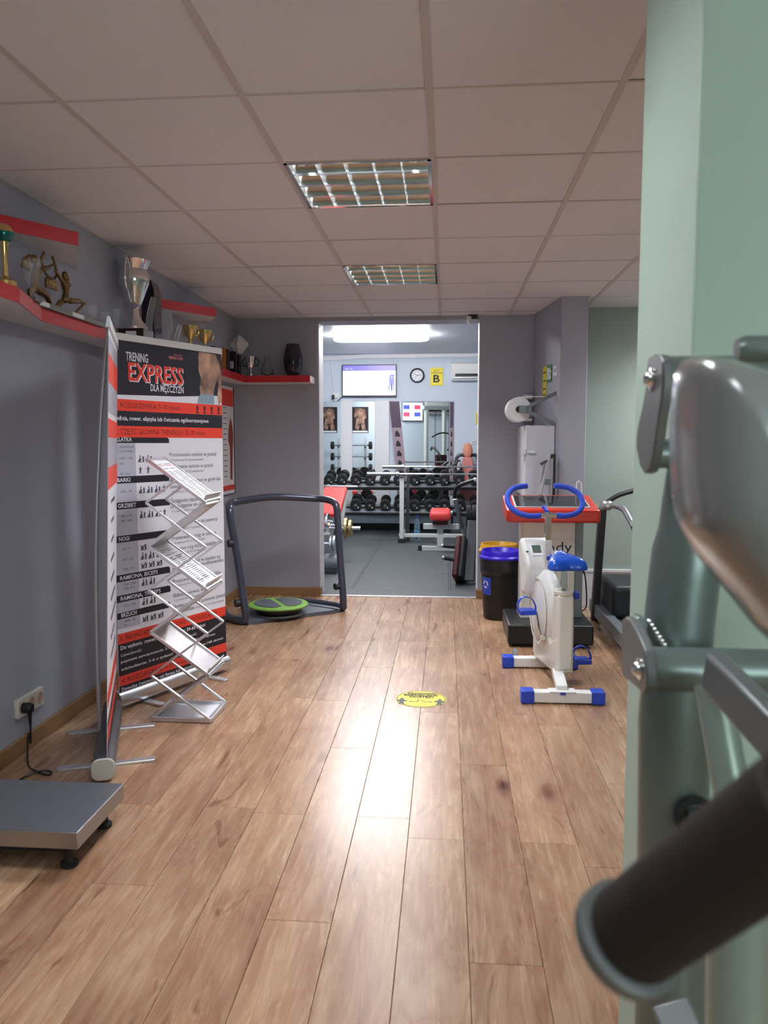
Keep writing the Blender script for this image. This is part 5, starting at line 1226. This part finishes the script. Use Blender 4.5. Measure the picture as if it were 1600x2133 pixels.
# console and handlebar post
MB().prism([(0.63, 0.46), (0.72, 0.46), (0.80, 0.70), (0.79, 0.785), (0.74, 0.80), (0.60, 0.66), (0.585, 0.60)], -0.125, 0.065, MYZ).build('console_housing', WHITE, t, bevel=0.022, seg=3)
Mc = Matrix.Translation((-0.045, 0.672, 0.733)) @ Matrix.Rotation(R(45), 4, 'X')
MB().box(-0.034, 0.032, -0.050, 0.034, -0.006, 0.006, Mc).build('display_frame', PRINTW, t, bevel=0.004)
MB().box(-0.028, 0.026, -0.030, 0.028, 0.006, 0.0075, Mc).build('display', LCD, t, smooth=0)
MB().box(-0.068, -0.054, -0.02, -0.013, 0.0, 0.006, Mc).build('button', SIGNG, t, smooth=0)
MB().bar((0.0, 0.60, 0.60), (0.0, 0.60, 0.80), 0.044, 0.044).build('bar_sleeve', WHITE, t, bevel=0.004)
MB().bar((0.0, 0.60, 0.79), (0.0, 0.595, 0.945), 0.034, 0.034).build('bar_post', CHROME, t, bevel=0.003)
MB().cyl((-0.012, 0.56, 0.615), (-0.002, 0.535, 0.70), 0.004, n=8).build('lever_rod', CHROME, t)
MB().ell((0.002, 0.53, 0.70), (0.028, 0.02, 0.022), 10, 8).build('tension_knob', BLUE, t)
MB().cyl((-0.055, 0.59, 0.948), (0.055, 0.59, 0.948), 0.014, n=14).cyl((0, 0.60, 0.935), (0, 0.60, 0.968), 0.022, n=16).build('clamp', CHROME, t)
MB().bar((0.0, 0.61, 0.965), (-0.015, 0.65, 1.0), 0.02, 0.022).build('clamp_lever', BLUE, t, bevel=0.005)
for s in (-1, 1):
    ph = [(s * 0.05, 0.59, 0.948), (s * 0.11, 0.585, 0.945), (s * 0.18, 0.60, 0.963), (s * 0.225, 0.64, 1.005), (s * 0.225, 0.69, 1.06), (s * 0.18, 0.735, 1.10), (s * 0.12, 0.755, 1.113), (s * 0.085, 0.76, 1.115)]
    MB().tube(smooth_path(ph, 5), 0.0165, 12).build('handlebar_grip', FOAMBLUE, t)
# cranks and pedals
def pedal(s, py, pz, name='pedal'):
    x = s * 0.155
    MB().box(x - 0.048, x + 0.048, py - 0.04, py + 0.05, pz - 0.016, pz + 0.012).build('pedal', BLUE, t, bevel=0.005)
    o_ = t.children[-1] if False else None
    st = smooth_path([(x - 0.052, py + 0.0, pz), (x - 0.056, py, pz + 0.05), (x - 0.02, py, pz + 0.088), (x + 0.03, py, pz + 0.075), (x + 0.054, py, pz + 0.03), (x + 0.052, py, pz)], 4)
    vs = []; fs = []
    for i, p in enumerate(st): vs += [p + Vector((0, -0.014, 0)), p + Vector((0, 0.014, 0))]
    for i in range(len(st) - 1): fs.append((2 * i, 2 * i + 2, 2 * i + 3, 2 * i + 1))
    so = MB()._add(vs, fs).build('pedal_strap', BLUE, t, fix=False); sm = so.modifiers.new('solid', 'SOLIDIFY'); sm.thickness = 0.004
cz, cy = 0.25, 0.43
pedal(-1, 0.48, 0.395); pedal(1, 0.40, 0.115)
MB().tube(smooth_path([(-0.072, cy, cz), (-0.085, 0.44, 0.29), (-0.095, 0.47, 0.385), (-0.11, 0.48, 0.395)]), 0.009, 10).build('crank', CHROME, t)
MB().tube(smooth_path([(0.072, cy, cz), (0.085, 0.42, 0.21), (0.095, 0.405, 0.125), (0.11, 0.40, 0.115)]), 0.009, 10).build('crank', CHROME, t)
for s in (-1, 1): MB().cyl((s * 0.06, cy, cz), (s * 0.09, cy, cz), 0.018, n=16).build('crank_hub', CHROME, t)

# ------------------------------------------------------------------ body composition analyser
o0 = Vector((0.71, 5.45, 0))
t = thing('body_analyser', 'body composition analyser with red console on a pale column', 'scale', o0)
MB().box(-0.285, 0.285, -0.23, 0.30, 0.02, 0.155).build('base_platform', BLACK, t, bevel=0.012, seg=3)
MB().box(-0.25, 0.25, -0.20, 0.28, 0.0, 0.02).build('base_feet', RUBBER, t)
MB().prism(rrect(-0.185, 0.19, 0.0, 0.20, 0.02), 0.155, 0.86).build('column', IVORY, t)
MB().box(0.19, 0.245, 0.02, 0.18, 0.155, 0.86).build('side_panel', MIDGREY, t, bevel=0.004)
MB().prism([(-0.21, 0.845), (0.19, 0.865), (0.22, 0.96), (0.20, 1.01), (-0.22, 0.935)], -0.305, 0.315, MYZ).build('console', CREDS, t, bevel=0.018, seg=3)
d = Vector((0, 0.42, 0.075)).normalized(); n = Vector((0, -d.z, d.y))
Mq = Matrix(((1, 0, 0, 0.005), (0, d.y, n.y, -0.01), (0, d.z, n.z, 0.9725), (0, 0, 0, 1)))
MB().box(-0.25, 0.25, -0.155, 0.16, -0.004, 0.006, Mq).build('screen_bezel', PALEGREY, t, bevel=0.003)
MB().box(-0.24, 0.24, -0.145, 0.15, 0.006, 0.008, Mq).build('screen', SCREENB, t, smooth=0)
text_mesh('lettering', 'InBody', mat('ink_plum', srgb(40, 34, 46), 0.5), t, 0.165, 0.622, 0.075, 0.33, y=-0.0012, bold=0.0, right=True)
MB().box(-0.18, 0.185, -0.0012, 0.0, 0.715, 0.717).build('panel_seam', PALEGREY, t, smooth=0)
mb = MB(); mb.tube(smooth_path([(0.22, 0.19, 0.99), (0.22, 0.20, 1.08), (0.235, 0.205, 1.105), (0.255, 0.205, 1.08), (0.255, 0.19, 0.99)]), 0.005, 8)
mb.build('card_holder', WHITEP, t)
for k in range(2):
    MB().tube(smooth_path([(0.2, 0.21, 0.45 - 0.03 * k), (0.27, 0.24, 0.47 - 0.02 * k), (0.31, 0.28, 0.40), (0.32, 0.26, 0.2), (0.28, 0.22, 0.16)]), 0.005, 8).build('cable', BLACK, t)

# ------------------------------------------------------------------ cabinet, folded frame, roll holder, dispenser, signs
t = thing('wall_cabinet', 'white metal wall cabinet with a latch beside the column', 'cabinet', (0.742, 6.60, 0.95))
zt = P(1120, 886, 6.19).z - 0.95
MB().box(-0.122, 0.052, -0.40, 0.298, 0, zt).build('body', WHITEP, t, bevel=0.004)
MB().box(-0.120, 0.100, -0.415, -0.403, 0.004, zt - 0.004).build('door', mat('cabinet_door', srgb(212, 214, 226), 0.45), t, bevel=0.003)
MB().box(-0.105, -0.05, -0.430, -0.415, zt * 0.62, zt * 0.62 + 0.018).box(-0.132, -0.122, -0.425, -0.37, zt * 0.60, zt * 0.67).cyl((-0.128, -0.39, zt * 0.50), (-0.128, -0.39, zt * 0.64), 0.005, n=8).build('latch', ALUM, t)
o0 = Vector((0.785, 6.06, 0))
q = lambda x, y, Y: P(x, y, Y - 0.14) - o0
t = thing('folded_frame', 'folded grey tube frame with a black rail before the cabinet', 'exercise frame', o0)
MB().bar(q(1152, 946, 6.20), Vector((0.03, 0.0, 0.0)), 0.045, 0.03).build('black_rail', BLACK, t, bevel=0.005)
MB().tube([q(1149, 955, 6.17), Vector((0.012, -0.03, 0.03))], 0.012, 10).build('inner_tube', ALUM, t)
MB().tube(smooth_path([q(1144, 946, 6.15), q(1139, 970, 6.14), q(1131, 1005, 6.13), q(1126, 1025, 6.12), q(1124, 1032, 6.12)]), 0.014, 10).build('folded_tube', ALUM, t)
MB().bar(q(1141, 960, 6.14), q(1126, 967, 6.14), 0.02, 0.02).build('strut', DARKGREY, t)
MB().bar(q(1133, 968, 6.14), q(1126, 1024, 6.13), 0.012, 0.02).build('strut', MIDGREY, t)
MB().bar(q(1134, 1003, 6.15), q(1150, 1003, 6.18), 0.03, 0.05).build('joint_block', MIDGREY, t, bevel=0.004)
MB().bar(q(1127, 1028, 6.12), Vector((-0.03, -0.02, 0.02)), 0.015, 0.015).build('leg', MIDGREY, t)
# paper roll on V bracket fixed to the column side
rc = P(1081, 853, 6.22)
t = thing('paper_roll_holder', 'grey V shaped wall bracket holding a paper roll', 'holder', (0.852, 6.22, rc.z))
e1, e2 = P(1160, 819, 6.20), P(1160, 884, 6.20)
cx = rc.x - 0.852
sidex = lambda z: -0.006
for e_ in (e1, e2):
    MB().bar((cx + 0.03, -0.05, 0), (sidex(0), -0.02, e_.z - rc.z), 0.022, 0.026).build('bracket_arm', MIDGREY, t, bevel=0.003)
    MB().cyl((-0.012, -0.02, e_.z - rc.z), (0.0, -0.02, e_.z - rc.z), 0.016, n=14).build('arm_foot', MIDGREY, t)
MB().box(cx - 0.005, cx + 0.05, -0.075, -0.03, -0.028, 0.028).build('end_block', MIDGREY, t, bevel=0.003)
MB().cyl((cx, -0.04, 0), (cx, 0.22, 0), 0.02, n=14).build('spindle', BLACK, t)
MB().bar((cx, 0.1, 0.103), (-0.01, 0.1, 0.108), 0.006, 0.006).build('tear_wire', ALUM, t)
ro = thing('paper_roll', 'thick white paper towel roll on the wall bracket', 'paper roll', (rc.x, 6.22, rc.z))
MB().lathe([(0.026, -0.2), (0.094, -0.2), (0.097, -0.196), (0.097, 0.016), (0.094, 0.02), (0.026, 0.02), (0.024, 0.0)], (0, 0, 0), 40, Matrix.Rotation(R(90), 4, 'X'), cap=False).build('roll', PAPER, ro)
# soap dispenser on the back wall
c = P(1116, 850, 6.86)
t = thing('soap_dispenser', 'clear soap dispenser with a white cap on the back wall', 'dispenser', (0.695, YB - 0.001, c.z))
MB().box(-0.04, 0.04, -0.09, 0, 0.075, 0.115).build('cap', WHITE, t, bevel=0.01)
MB().box(-0.025, 0.025, -0.06, 0, 0.045, 0.075).build('pump', BLACK, t)
MB().prism(rrect(-0.038, 0.038, -0.085, -0.005, 0.02), -0.09, 0.045).build('bottle', ACRYL, t)
MB().box(-0.04, 0.04, -0.09, 0, -0.115, -0.09).build('base', WHITE, t, bevel=0.004)
# signs on the column side
sa, sb = Vector((0.744, YB)), Vector((0.862, 6.09)); sd_ = (sb - sa).normalized(); srot = math.atan2(sd_.y, sd_.x)
def side_pt(x, y):
    r_ = ray(x, y); n2 = Vector((-sd_.y, sd_.x)); k = (sa - Vector((0, 0))).dot(n2) / (r_.x * n2.x + r_.y * n2.y); return EYEP + r_ * k
def side_sign(name, label, x0, x1, y0, y1, m, cat):
    a_, b_ = side_pt(x0, (y0 + y1) / 2), side_pt(x1, (y0 + y1) / 2)
    zt_, zb_ = side_pt((x0 + x1) / 2, y0).z, side_pt((x0 + x1) / 2, y1).z
    L_ = (Vector((b_.x, b_.y)) - Vector((a_.x, a_.y))).length
    tt = thing(name, label, cat, (a_.x, a_.y, zb_), srot)
    MB().box(0, L_, -0.004, -0.0005, 0, zt_ - zb_).build('board', m, tt, smooth=0)
    return tt, L_, zt_ - zb_
tt, L_, h_ = side_sign('notice_sign', 'narrow yellow notice on the side of the column', 1131, 1139, 764, 832, SIGNY, 'sign')
for z in (0.12, 0.30, 0.55, 0.80): MB().box(L_ * 0.15, L_ * 0.85, -0.005, -0.004, h_ * z, h_ * z + 0.009).build('print_line', INK, tt, smooth=0)
tt, L_, h_ = side_sign('exit_sign', 'green emergency exit sign with a running figure on the column', 1140, 1150, 760, 796, SIGNG, 'sign')
MB().box(L_ * 0.12, L_ * 0.42, -0.005, -0.004, h_ * 0.15, h_ * 0.85).build('door_print', PAPER, tt, smooth=0)
MB().prism([(L_ * 0.5, h_ * 0.15), (L_ * 0.6, h_ * 0.45), (L_ * 0.5, h_ * 0.7), (L_ * 0.62, h_ * 0.85), (L_ * 0.75, h_ * 0.65), (L_ * 0.92, h_ * 0.6), (L_ * 0.72, h_ * 0.5), (L_ * 0.85, h_ * 0.2)], 0.004, 0.005, MXZ).build('runner_print', PAPER, tt, smooth=0)
tt, L_, h_ = side_sign('light_switch', 'white switch plate near the edge of the column', 1154, 1161, 762, 782, WHITE, 'switch')
MB().box(L_ * 0.3, L_ * 0.7, -0.012, -0.004, h_ * 0.3, h_ * 0.7).build('rocker', PALEGREY, tt, bevel=0.002)
# emergency lamp at the doorway head
c = P(985, 668, 6.85)
t = thing('motion_sensor', 'small black and white sensor lamp at the doorway head', 'sensor', (c.x + 0.02, YB - 0.001, 2.445))
MB().box(-0.05, 0.02, -0.05, 0, 0.0, 0.033).build('bracket', BLACK, t, bevel=0.004)
MB().prism([(-0.075, 0.02), (-0.03, 0.02), (-0.045, -0.05), (-0.07, -0.02)], 0.02, 0.06, MXZ).build('lens', WHITE, t, bevel=0.004)

# ------------------------------------------------------------------ treadmill
t = thing('treadmill', 'grey treadmill with a black motor hood facing the sage wall', 'treadmill', (1.48, 5.4, 0))
X0 = -0.345
for s in (-1, 1): MB().box(s * 0.31 - 0.035, s * 0.31 + 0.035, -0.95, 0.78, 0.055, 0.155).build('side_rail', MIDGREY, t, bevel=0.008)
MB().box(-0.275, 0.275, -0.95, 0.35, 0.09, 0.125).build('running_belt', mat('belt', (0.03, 0.03, 0.032), 0.7), t)
MB().box(-0.29, 0.30, 0.18, 0.74, 0.125, 0.365).build('motor_hood', mat('hood_black', (0.02, 0.022, 0.025), 0.45), t, bevel=0.035, seg=4)
for s in (-1, 1):
    MB().bar((s * 0.335, 0.60, 0.06), (s * 0.335, 0.40, 0.90), 0.055, 0.06).build('upright', DARKGREY, t, bevel=0.006)
    MB().lathe([(0.0001, -0.045), (0.034, -0.045), (0.038, -0.03), (0.034, -0.02), (0.034, 0.0), (0.038, 0.01), (0.034, 0.03), (0.0001, 0.03)], (s * 0.31, 0.37, 0.925), 20, Matrix.Rotation(R(90), 4, 'Y')).build('pivot', SILVER, t)
    MB().tube(smooth_path([(s * 0.29, 0.36, 0.93), (s * 0.22, 0.25, 0.91), (s * 0.20, 0.10, 0.84), (s * 0.195, 0.0, 0.80)]), 0.022, 12).build('hand_rail', SILVER, t)
    MB().tube([(s * 0.195, 0.01, 0.803), (s * 0.193, -0.06, 0.775)], 0.024, 12).build('rail_grip', BLACK, t)
    MB().box(s * 0.31 - 0.03, s * 0.31 + 0.03, -0.93, -0.87, 0, 0.055).build('foot', RUBBER, t)
    MB().box(s * 0.31 - 0.03, s * 0.31 + 0.03, 0.66, 0.72, 0, 0.055).build('foot', RUBBER, t)
MB().tube(smooth_path([(-0.31, 0.40, 0.94), (-0.2, 0.44, 1.0), (0, 0.48, 1.04), (0.2, 0.44, 1.0), (0.31, 0.40, 0.94)]), 0.018, 10).build('console_bar', BLACK, t)
MB().box(-0.06, 0.20, 0.44, 0.50, 0.98, 1.12).build('display_box', BLACK, t, bevel=0.012)

# ------------------------------------------------------------------ floor sticker
c = PZ(877, 1456); wx = (PZ(928, 1456) - PZ(826, 1456)).length / 2; wy = (PZ(877, 1438) - PZ(877, 1474)).length / 2
wx = wy = (wx + wy) / 2
t = thing('floor_sticker', 'round yellow keep your distance sticker on the plank floor', 'sticker', (c.x, c.y, 0), R(-1))
MB().lathe([(wx, 0.0003), (wx, 0.0012), (0.0001, 0.0012)], n=48).build('disc', FLOORY, t, smooth=0)
MB().lathe([(wx - 0.009, 0.0012), (wx - 0.009, 0.0018), (wx - 0.005, 0.0018), (wx - 0.005, 0.0012)], n=48, cap=False).build('ring_print', INKG, t, smooth=0)
MF = Matrix(((1, 0, 0, 0), (0, 0, 1, 0), (0, -1, 0, 0.0024), (0, 0, 0, 1)))
for s, z, wd in (('ZACHOWAJ', 0.085, 0.16), ('BEZPIECZNY', 0.052, 0.19), ('ODSTĘP!', 0.018, 0.13)):
    text_mesh('lettering', s, INK, t, -wd / 2, z * wx / 0.16, 0.026, wd, y=0, bold=0.025, M=MF)
text_mesh('lettering', '2 m', INKG, t, -0.02, -0.035, 0.016, 0.04, y=0, bold=0.01, M=MF)
for s in (-1, 1):
    MB().prism([(s * x_, y_) for x_, y_ in ((0.085, -0.09), (0.093, -0.05), (0.074, -0.045), (0.072, -0.035), (0.092, -0.022), (0.112, -0.022), (0.13, -0.035), (0.127, -0.045), (0.108, -0.05), (0.115, -0.09), (0.104, -0.09), (0.100, -0.07), (0.096, -0.09))], 0.0012, 0.0018).build('figure_print', INKG, t, smooth=0)
    MB().lathe([(0.0001, 0.0018), (0.011, 0.0018), (0.011, 0.0012)], (s * 0.102, -0.008, 0), 14).build('figure_print', INKG, t, smooth=0)
    MB().prism([(s * 0.012, -0.045), (s * 0.05, -0.045), (s * 0.05, -0.04), (s * 0.065, -0.0475), (s * 0.05, -0.055), (s * 0.05, -0.05), (s * 0.012, -0.05)], 0.0012, 0.0018).build('arrow_print', INKG, t, smooth=0)

# ------------------------------------------------------------------ foreground weight machine
o0 = Vector((0.35, 1.08, 0))
q = lambda x, y, Y: P(x, y, Y) - o0
t = thing('weight_machine', 'grey green weight machine with pivots and a foam grip before the mint pillar', 'exercise machine', o0)
YU = 1.10
up = [(0.315 - 0.35, 0.02, 0.0)] + [q(1396, 2100, YU), q(1400, 1800, YU), q(1404, 1500, YU), q(1412, 1330, YU), q(1432, 1150, YU), q(1456, 980, YU), q(1476, 840, YU)]
up[0] = Vector((q(1392, 2133, YU).x, q(1392, 2133, YU).y, 0.0))
MB().tube(smooth_path(up, 4), [0.049] * 13 + [0.047] * 8 + [0.042] * 8, 24, upv=(0, 1, 0)).build('main_upright', MACH, t)
MB().box(-0.10, 0.28, -0.24, 0.22, 0.0, 0.03).build('base_plate', MACH, t, bevel=0.006)
def yz_plate(X, outline, th_, nm, m):
    pts = [(PX(x, y, X).y - o0.y, PX(x, y, X).z) for x, y in outline]
    return MB().prism(pts, X - o0.x, X - o0.x + th_, MYZ).build(nm, m, t, bevel=0.0025)
XA = 0.262
yz_plate(XA, [(1350, 745), (1362, 738), (1374, 740), (1380, 752), (1381, 800), (1374, 850), (1364, 920), (1357, 965), (1350, 983), (1342, 987), (1332, 970), (1325, 930), (1327, 895), (1338, 845), (1346, 800), (1347, 765)], 0.013, 'link_plate', MACHD)
XB = 0.246
yz_plate(XB, [(1295, 1292), (1303, 1284), (1312, 1290), (1330, 1325), (1342, 1355), (1347, 1400), (1346, 1432), (1341, 1445), (1330, 1436), (1312, 1420), (1297, 1410), (1293, 1380)], 0.014, 'pivot_plate', MACHD)
def bolt(x, y, X, r):
    p = PX(x, y, X) - o0
    MB().lathe([(r * 1.5, 0.0), (r * 1.5, 0.002), (r, 0.0025), (r * 0.95, 0.006), (r * 0.6, 0.010), (r * 0.3, 0.0108), (r * 0.28, 0.008), (0.0001, 0.008)], (p.x, p.y, p.z), 24, Matrix.Rotation(R(-90), 4, 'Y')).build('bolt', CHROME, t)
bolt(1359, 790, XA, 0.0095); bolt(1334, 1393, XB, 0.0095)
pA, pB = PX(1364, 788, XA + 0.013) - o0, PX(1345, 1393, XB + 0.014) - o0
MB().cyl(pA, pA + Vector((0.006, 0, 0)), 0.026, n=28).build('washer', BLACK, t)
MB().cyl(pA + Vector((0.006, 0, 0)), pA + Vector((0.16, 0, 0)), 0.029, n=28).build('pivot_tube', MACH, t)
pC = PX(1352, 945, XA + 0.013) - o0
MB().cyl(pC, pC + Vector((0.10, 0.0, 0)), 0.020, n=24).build('cross_tube', MACH, t)
MB().cyl(pB, pB + Vector((0.004, 0, 0)), 0.026, n=28).build('washer', BLACK, t)
MB().cyl(pB + Vector((0.004, 0, 0)), pB + Vector((0.34, 0, 0)), 0.0285, n=28).build('pivot_tube', MACH, t)
# gusset between plate and upright
MB().bar(PX(1312, 1300, XB + 0.014) - o0 + Vector((0, 0.0, 0)), PX(1312, 1300, XB + 0.014) - o0 + Vector((0.06, 0, -0.03)), 0.03, 0.035).build('gusset', MACH, t, bevel=0.006)
random.seed(3)
for k in range(7):
    p = q(1352 + k * 5.5, 1296 + k * 8.2, 1.045); MB().ell(p, (0.0035, 0.0035, 0.0045), 8, 6).build('weld_bead', CHROME, t)
# braces below the pivot
MB().cyl(q(1484, 1425, 0.93), q(1545, 1760, 0.86), 0.0205, n=24).build('brace_tube', mat('machine_light', srgb(150, 166, 156), 0.3, 0.4), t)
MB().bar(q(1485, 1395, 0.90), q(1660, 1580, 0.72), 0.026, 0.046, up=(0, 0.7, 1)).build('swing_arm', MACHD, t, bevel=0.006)
MB().cyl(q(1540, 1845, 0.62), q(1532, 2600, 0.60), 0.024, n=24).build('front_post', MATS['machine_light'], t)
# adjuster hole and square stub
pz_ = q(1448, 1700, 1.045)
MB().lathe([(0.020, 0), (0.029, 0), (0.029, 0.008), (0.020, 0.008)], pz_, 28, Matrix.Rotation(R(90), 4, 'X'), cap=False).build('rubber_ring', BLACK, t)
MB().bar(pz_ + Vector((0.008, 0.0, -0.008)), pz_ + Vector((0.008, -0.05, -0.010)), 0.038, 0.036).build('square_stub', MACH, t, bevel=0.004)
MB().bar(q(1395, 2090, 1.0), q(1470, 2260, 0.92), 0.02, 0.05, up=(1, 0, 0.3)).build('lower_strut', MACHD, t, bevel=0.004)
# big smooth cover, very close
def pillow(outline, Yf, Yb, nm, m, steps=((1.0, 1.0), (0.985, 0.72), (0.94, 0.45), (0.86, 0.24), (0.72, 0.10), (0.5, 0.03), (0.2, 0.0))):
    cx_ = sum(p[0] for p in outline) / len(outline); cy_ = sum(p[1] for p in outline) / len(outline)
    rings = []
    ol = smooth_path([Vector((x, y, 0)) for x, y in outline + outline[:1]], 4)[:-1]
    for sc_, f_ in ((0.6, 1.35), (0.93, 1.2)) + steps:
        Y = Yf + (Yb - Yf) * f_
        rings.append([q(cx_ + (p.x - cx_) * sc_, cy_ + (p.y - cy_) * sc_, 1.0) for p in ol])
        rings[-1] = [(P(cx_ + (p.x - cx_) * sc_, cy_ + (p.y - cy_) * sc_, (Yf + Yb) / 2)) for p in ol]
        rings[-1] = [Vector((v.x, Y, v.z)) - o0 for v in rings[-1]]
    n_ = len(ol); fs = [tuple(range(n_))]
    for i in range(len(rings) - 1):
        for k in range(n_): fs.append((i * n_ + k, i * n_ + (k + 1) % n_, (i + 1) * n_ + (k + 1) % n_, (i + 1) * n_ + k))
    fs.append(tuple((len(rings) - 1) * n_ + k for k in range(n_ - 1, -1, -1)))
    return MB()._add([v for r_ in rings for v in r_], fs).build(nm, m, t, smooth=80)
pillow([(x + 34, y) for x, y in ((1408, 800), (1416, 755), (1440, 732), (1500, 738), (1600, 775), (1740, 840), (1800, 1000), (1800, 1280), (1740, 1430), (1620, 1365), (1530, 1260), (1450, 1160), (1415, 1080), (1404, 930))], 0.56, 0.66, 'smooth_cover', CAST)
MB().tube([q(1535, 728, 0.82), q(1550, 727, 0.82), q(1760, 727, 0.82)], [0.010, 0.0135, 0.0135], 16).build('rear_tube', MACH, t)
# foam grip
ga, gb = q(1318, 1945, 0.43), q(1700, 1668, 0.345)
gd = (gb - ga).normalized()
MB().cyl(ga, gb, 0.0268, n=32).build('foam_grip', GRIP, t, bevel=0.003)
MB().tube([ga - gd * 0.012, ga - gd * 0.010, ga - gd * 0.001, ga], [0.028, 0.0315, 0.0315, 0.029], 32).build('grip_flange', MACHD, t)
MB().cyl(gb, gb + gd * 0.12, 0.014, n=20).build('grip_bar', MACH, t)
MB().bar(gb + gd * 0.10, Vector((0.12, -0.42, 0.95)), 0.03, 0.03).build('grip_arm', MACH, t)
MB().bar(Vector((0.12, -0.42, 0.95)), Vector((pB.x + 0.30, pB.y, pB.z)), 0.03, 0.03).build('grip_arm', MACH, t)

# ------------------------------------------------------------------ pieces of parts become sub-parts
SUB = {'rollup_banner': ('print_sheet', ('header_panel', 'red_band', 'black_band', 'grey_column', 'lettering', 'black_heading', 'torso_print', 'jeans_print', 'band_pictogram', 'pictogram', 'grey_print', 'text_line')),
       'television': ('screen', ('screen_bar', 'screen_lines', 'screen_figures', 'screen_text', 'screen_square')),
       'wall_clock': ('dial', ('hour_marks', 'hand')), 'room_sign': ('board', ('letter', 'lettering')),
       'wall_poster': ('sheet', ('figure_print', 'caption_strip', 'red_header', 'red_footer', 'text_line')),
       'leaflet': ('sheet', ('print_line',)), 'notice_sign': ('board', ('print_line',)), 'exit_sign': ('board', ('door_print', 'runner_print')),
       'exercise_poster_strip': ('board', ('header', 'pictogram')), 'notice': ('sheet', ('print',)),
       'trophy_shelf': ('board', ('red_fascia',)), 'small_shelf': ('board', ('red_fascia',)),
       'power_socket_strip': ('plate', ('outlet',)), 'wall_cabinet': ('door', ('latch',)), 'floor_sticker': ('disc', ('ring_print', 'lettering', 'figure_print', 'arrow_print')),
       'body_analyser': ('console', ('screen_bezel', 'screen', 'card_holder')), 'litter_bin': ('body', ('recycling_sticker', 'recycling_arrow')),
       'weight_machine': ('main_upright', ('weld_bead', 'rubber_ring')), 'statuette': ('year_plate', ('year_lettering',)),
       'platform_scale': ('platform_shell', ('top_plate',)), 'water_bottle': ('body', ('wrapper',))}
base = lambda n: n.split('.')[0]
for o in list(bpy.data.objects):
    if o.parent is None and base(o.name) in SUB:
        pn, subs = SUB[base(o.name)]
        host = next((c for c in o.children if base(c.name) == pn), None)
        for c in list(o.children):
            if host and base(c.name) in subs: c.parent = host
    if o.parent is None and base(o.name) == 'exercise_bike':
        peds = [c for c in o.children if base(c.name) == 'pedal']; sts = [c for c in o.children if base(c.name) == 'pedal_strap']
        peds.sort(key=lambda c: c.name); sts.sort(key=lambda c: c.name)
        for p, c in zip(peds, sts): c.parent = p
        fr_ = next(c for c in o.children if base(c.name) == 'display_frame')
        next(c for c in o.children if base(c.name) == 'display').parent = fr_
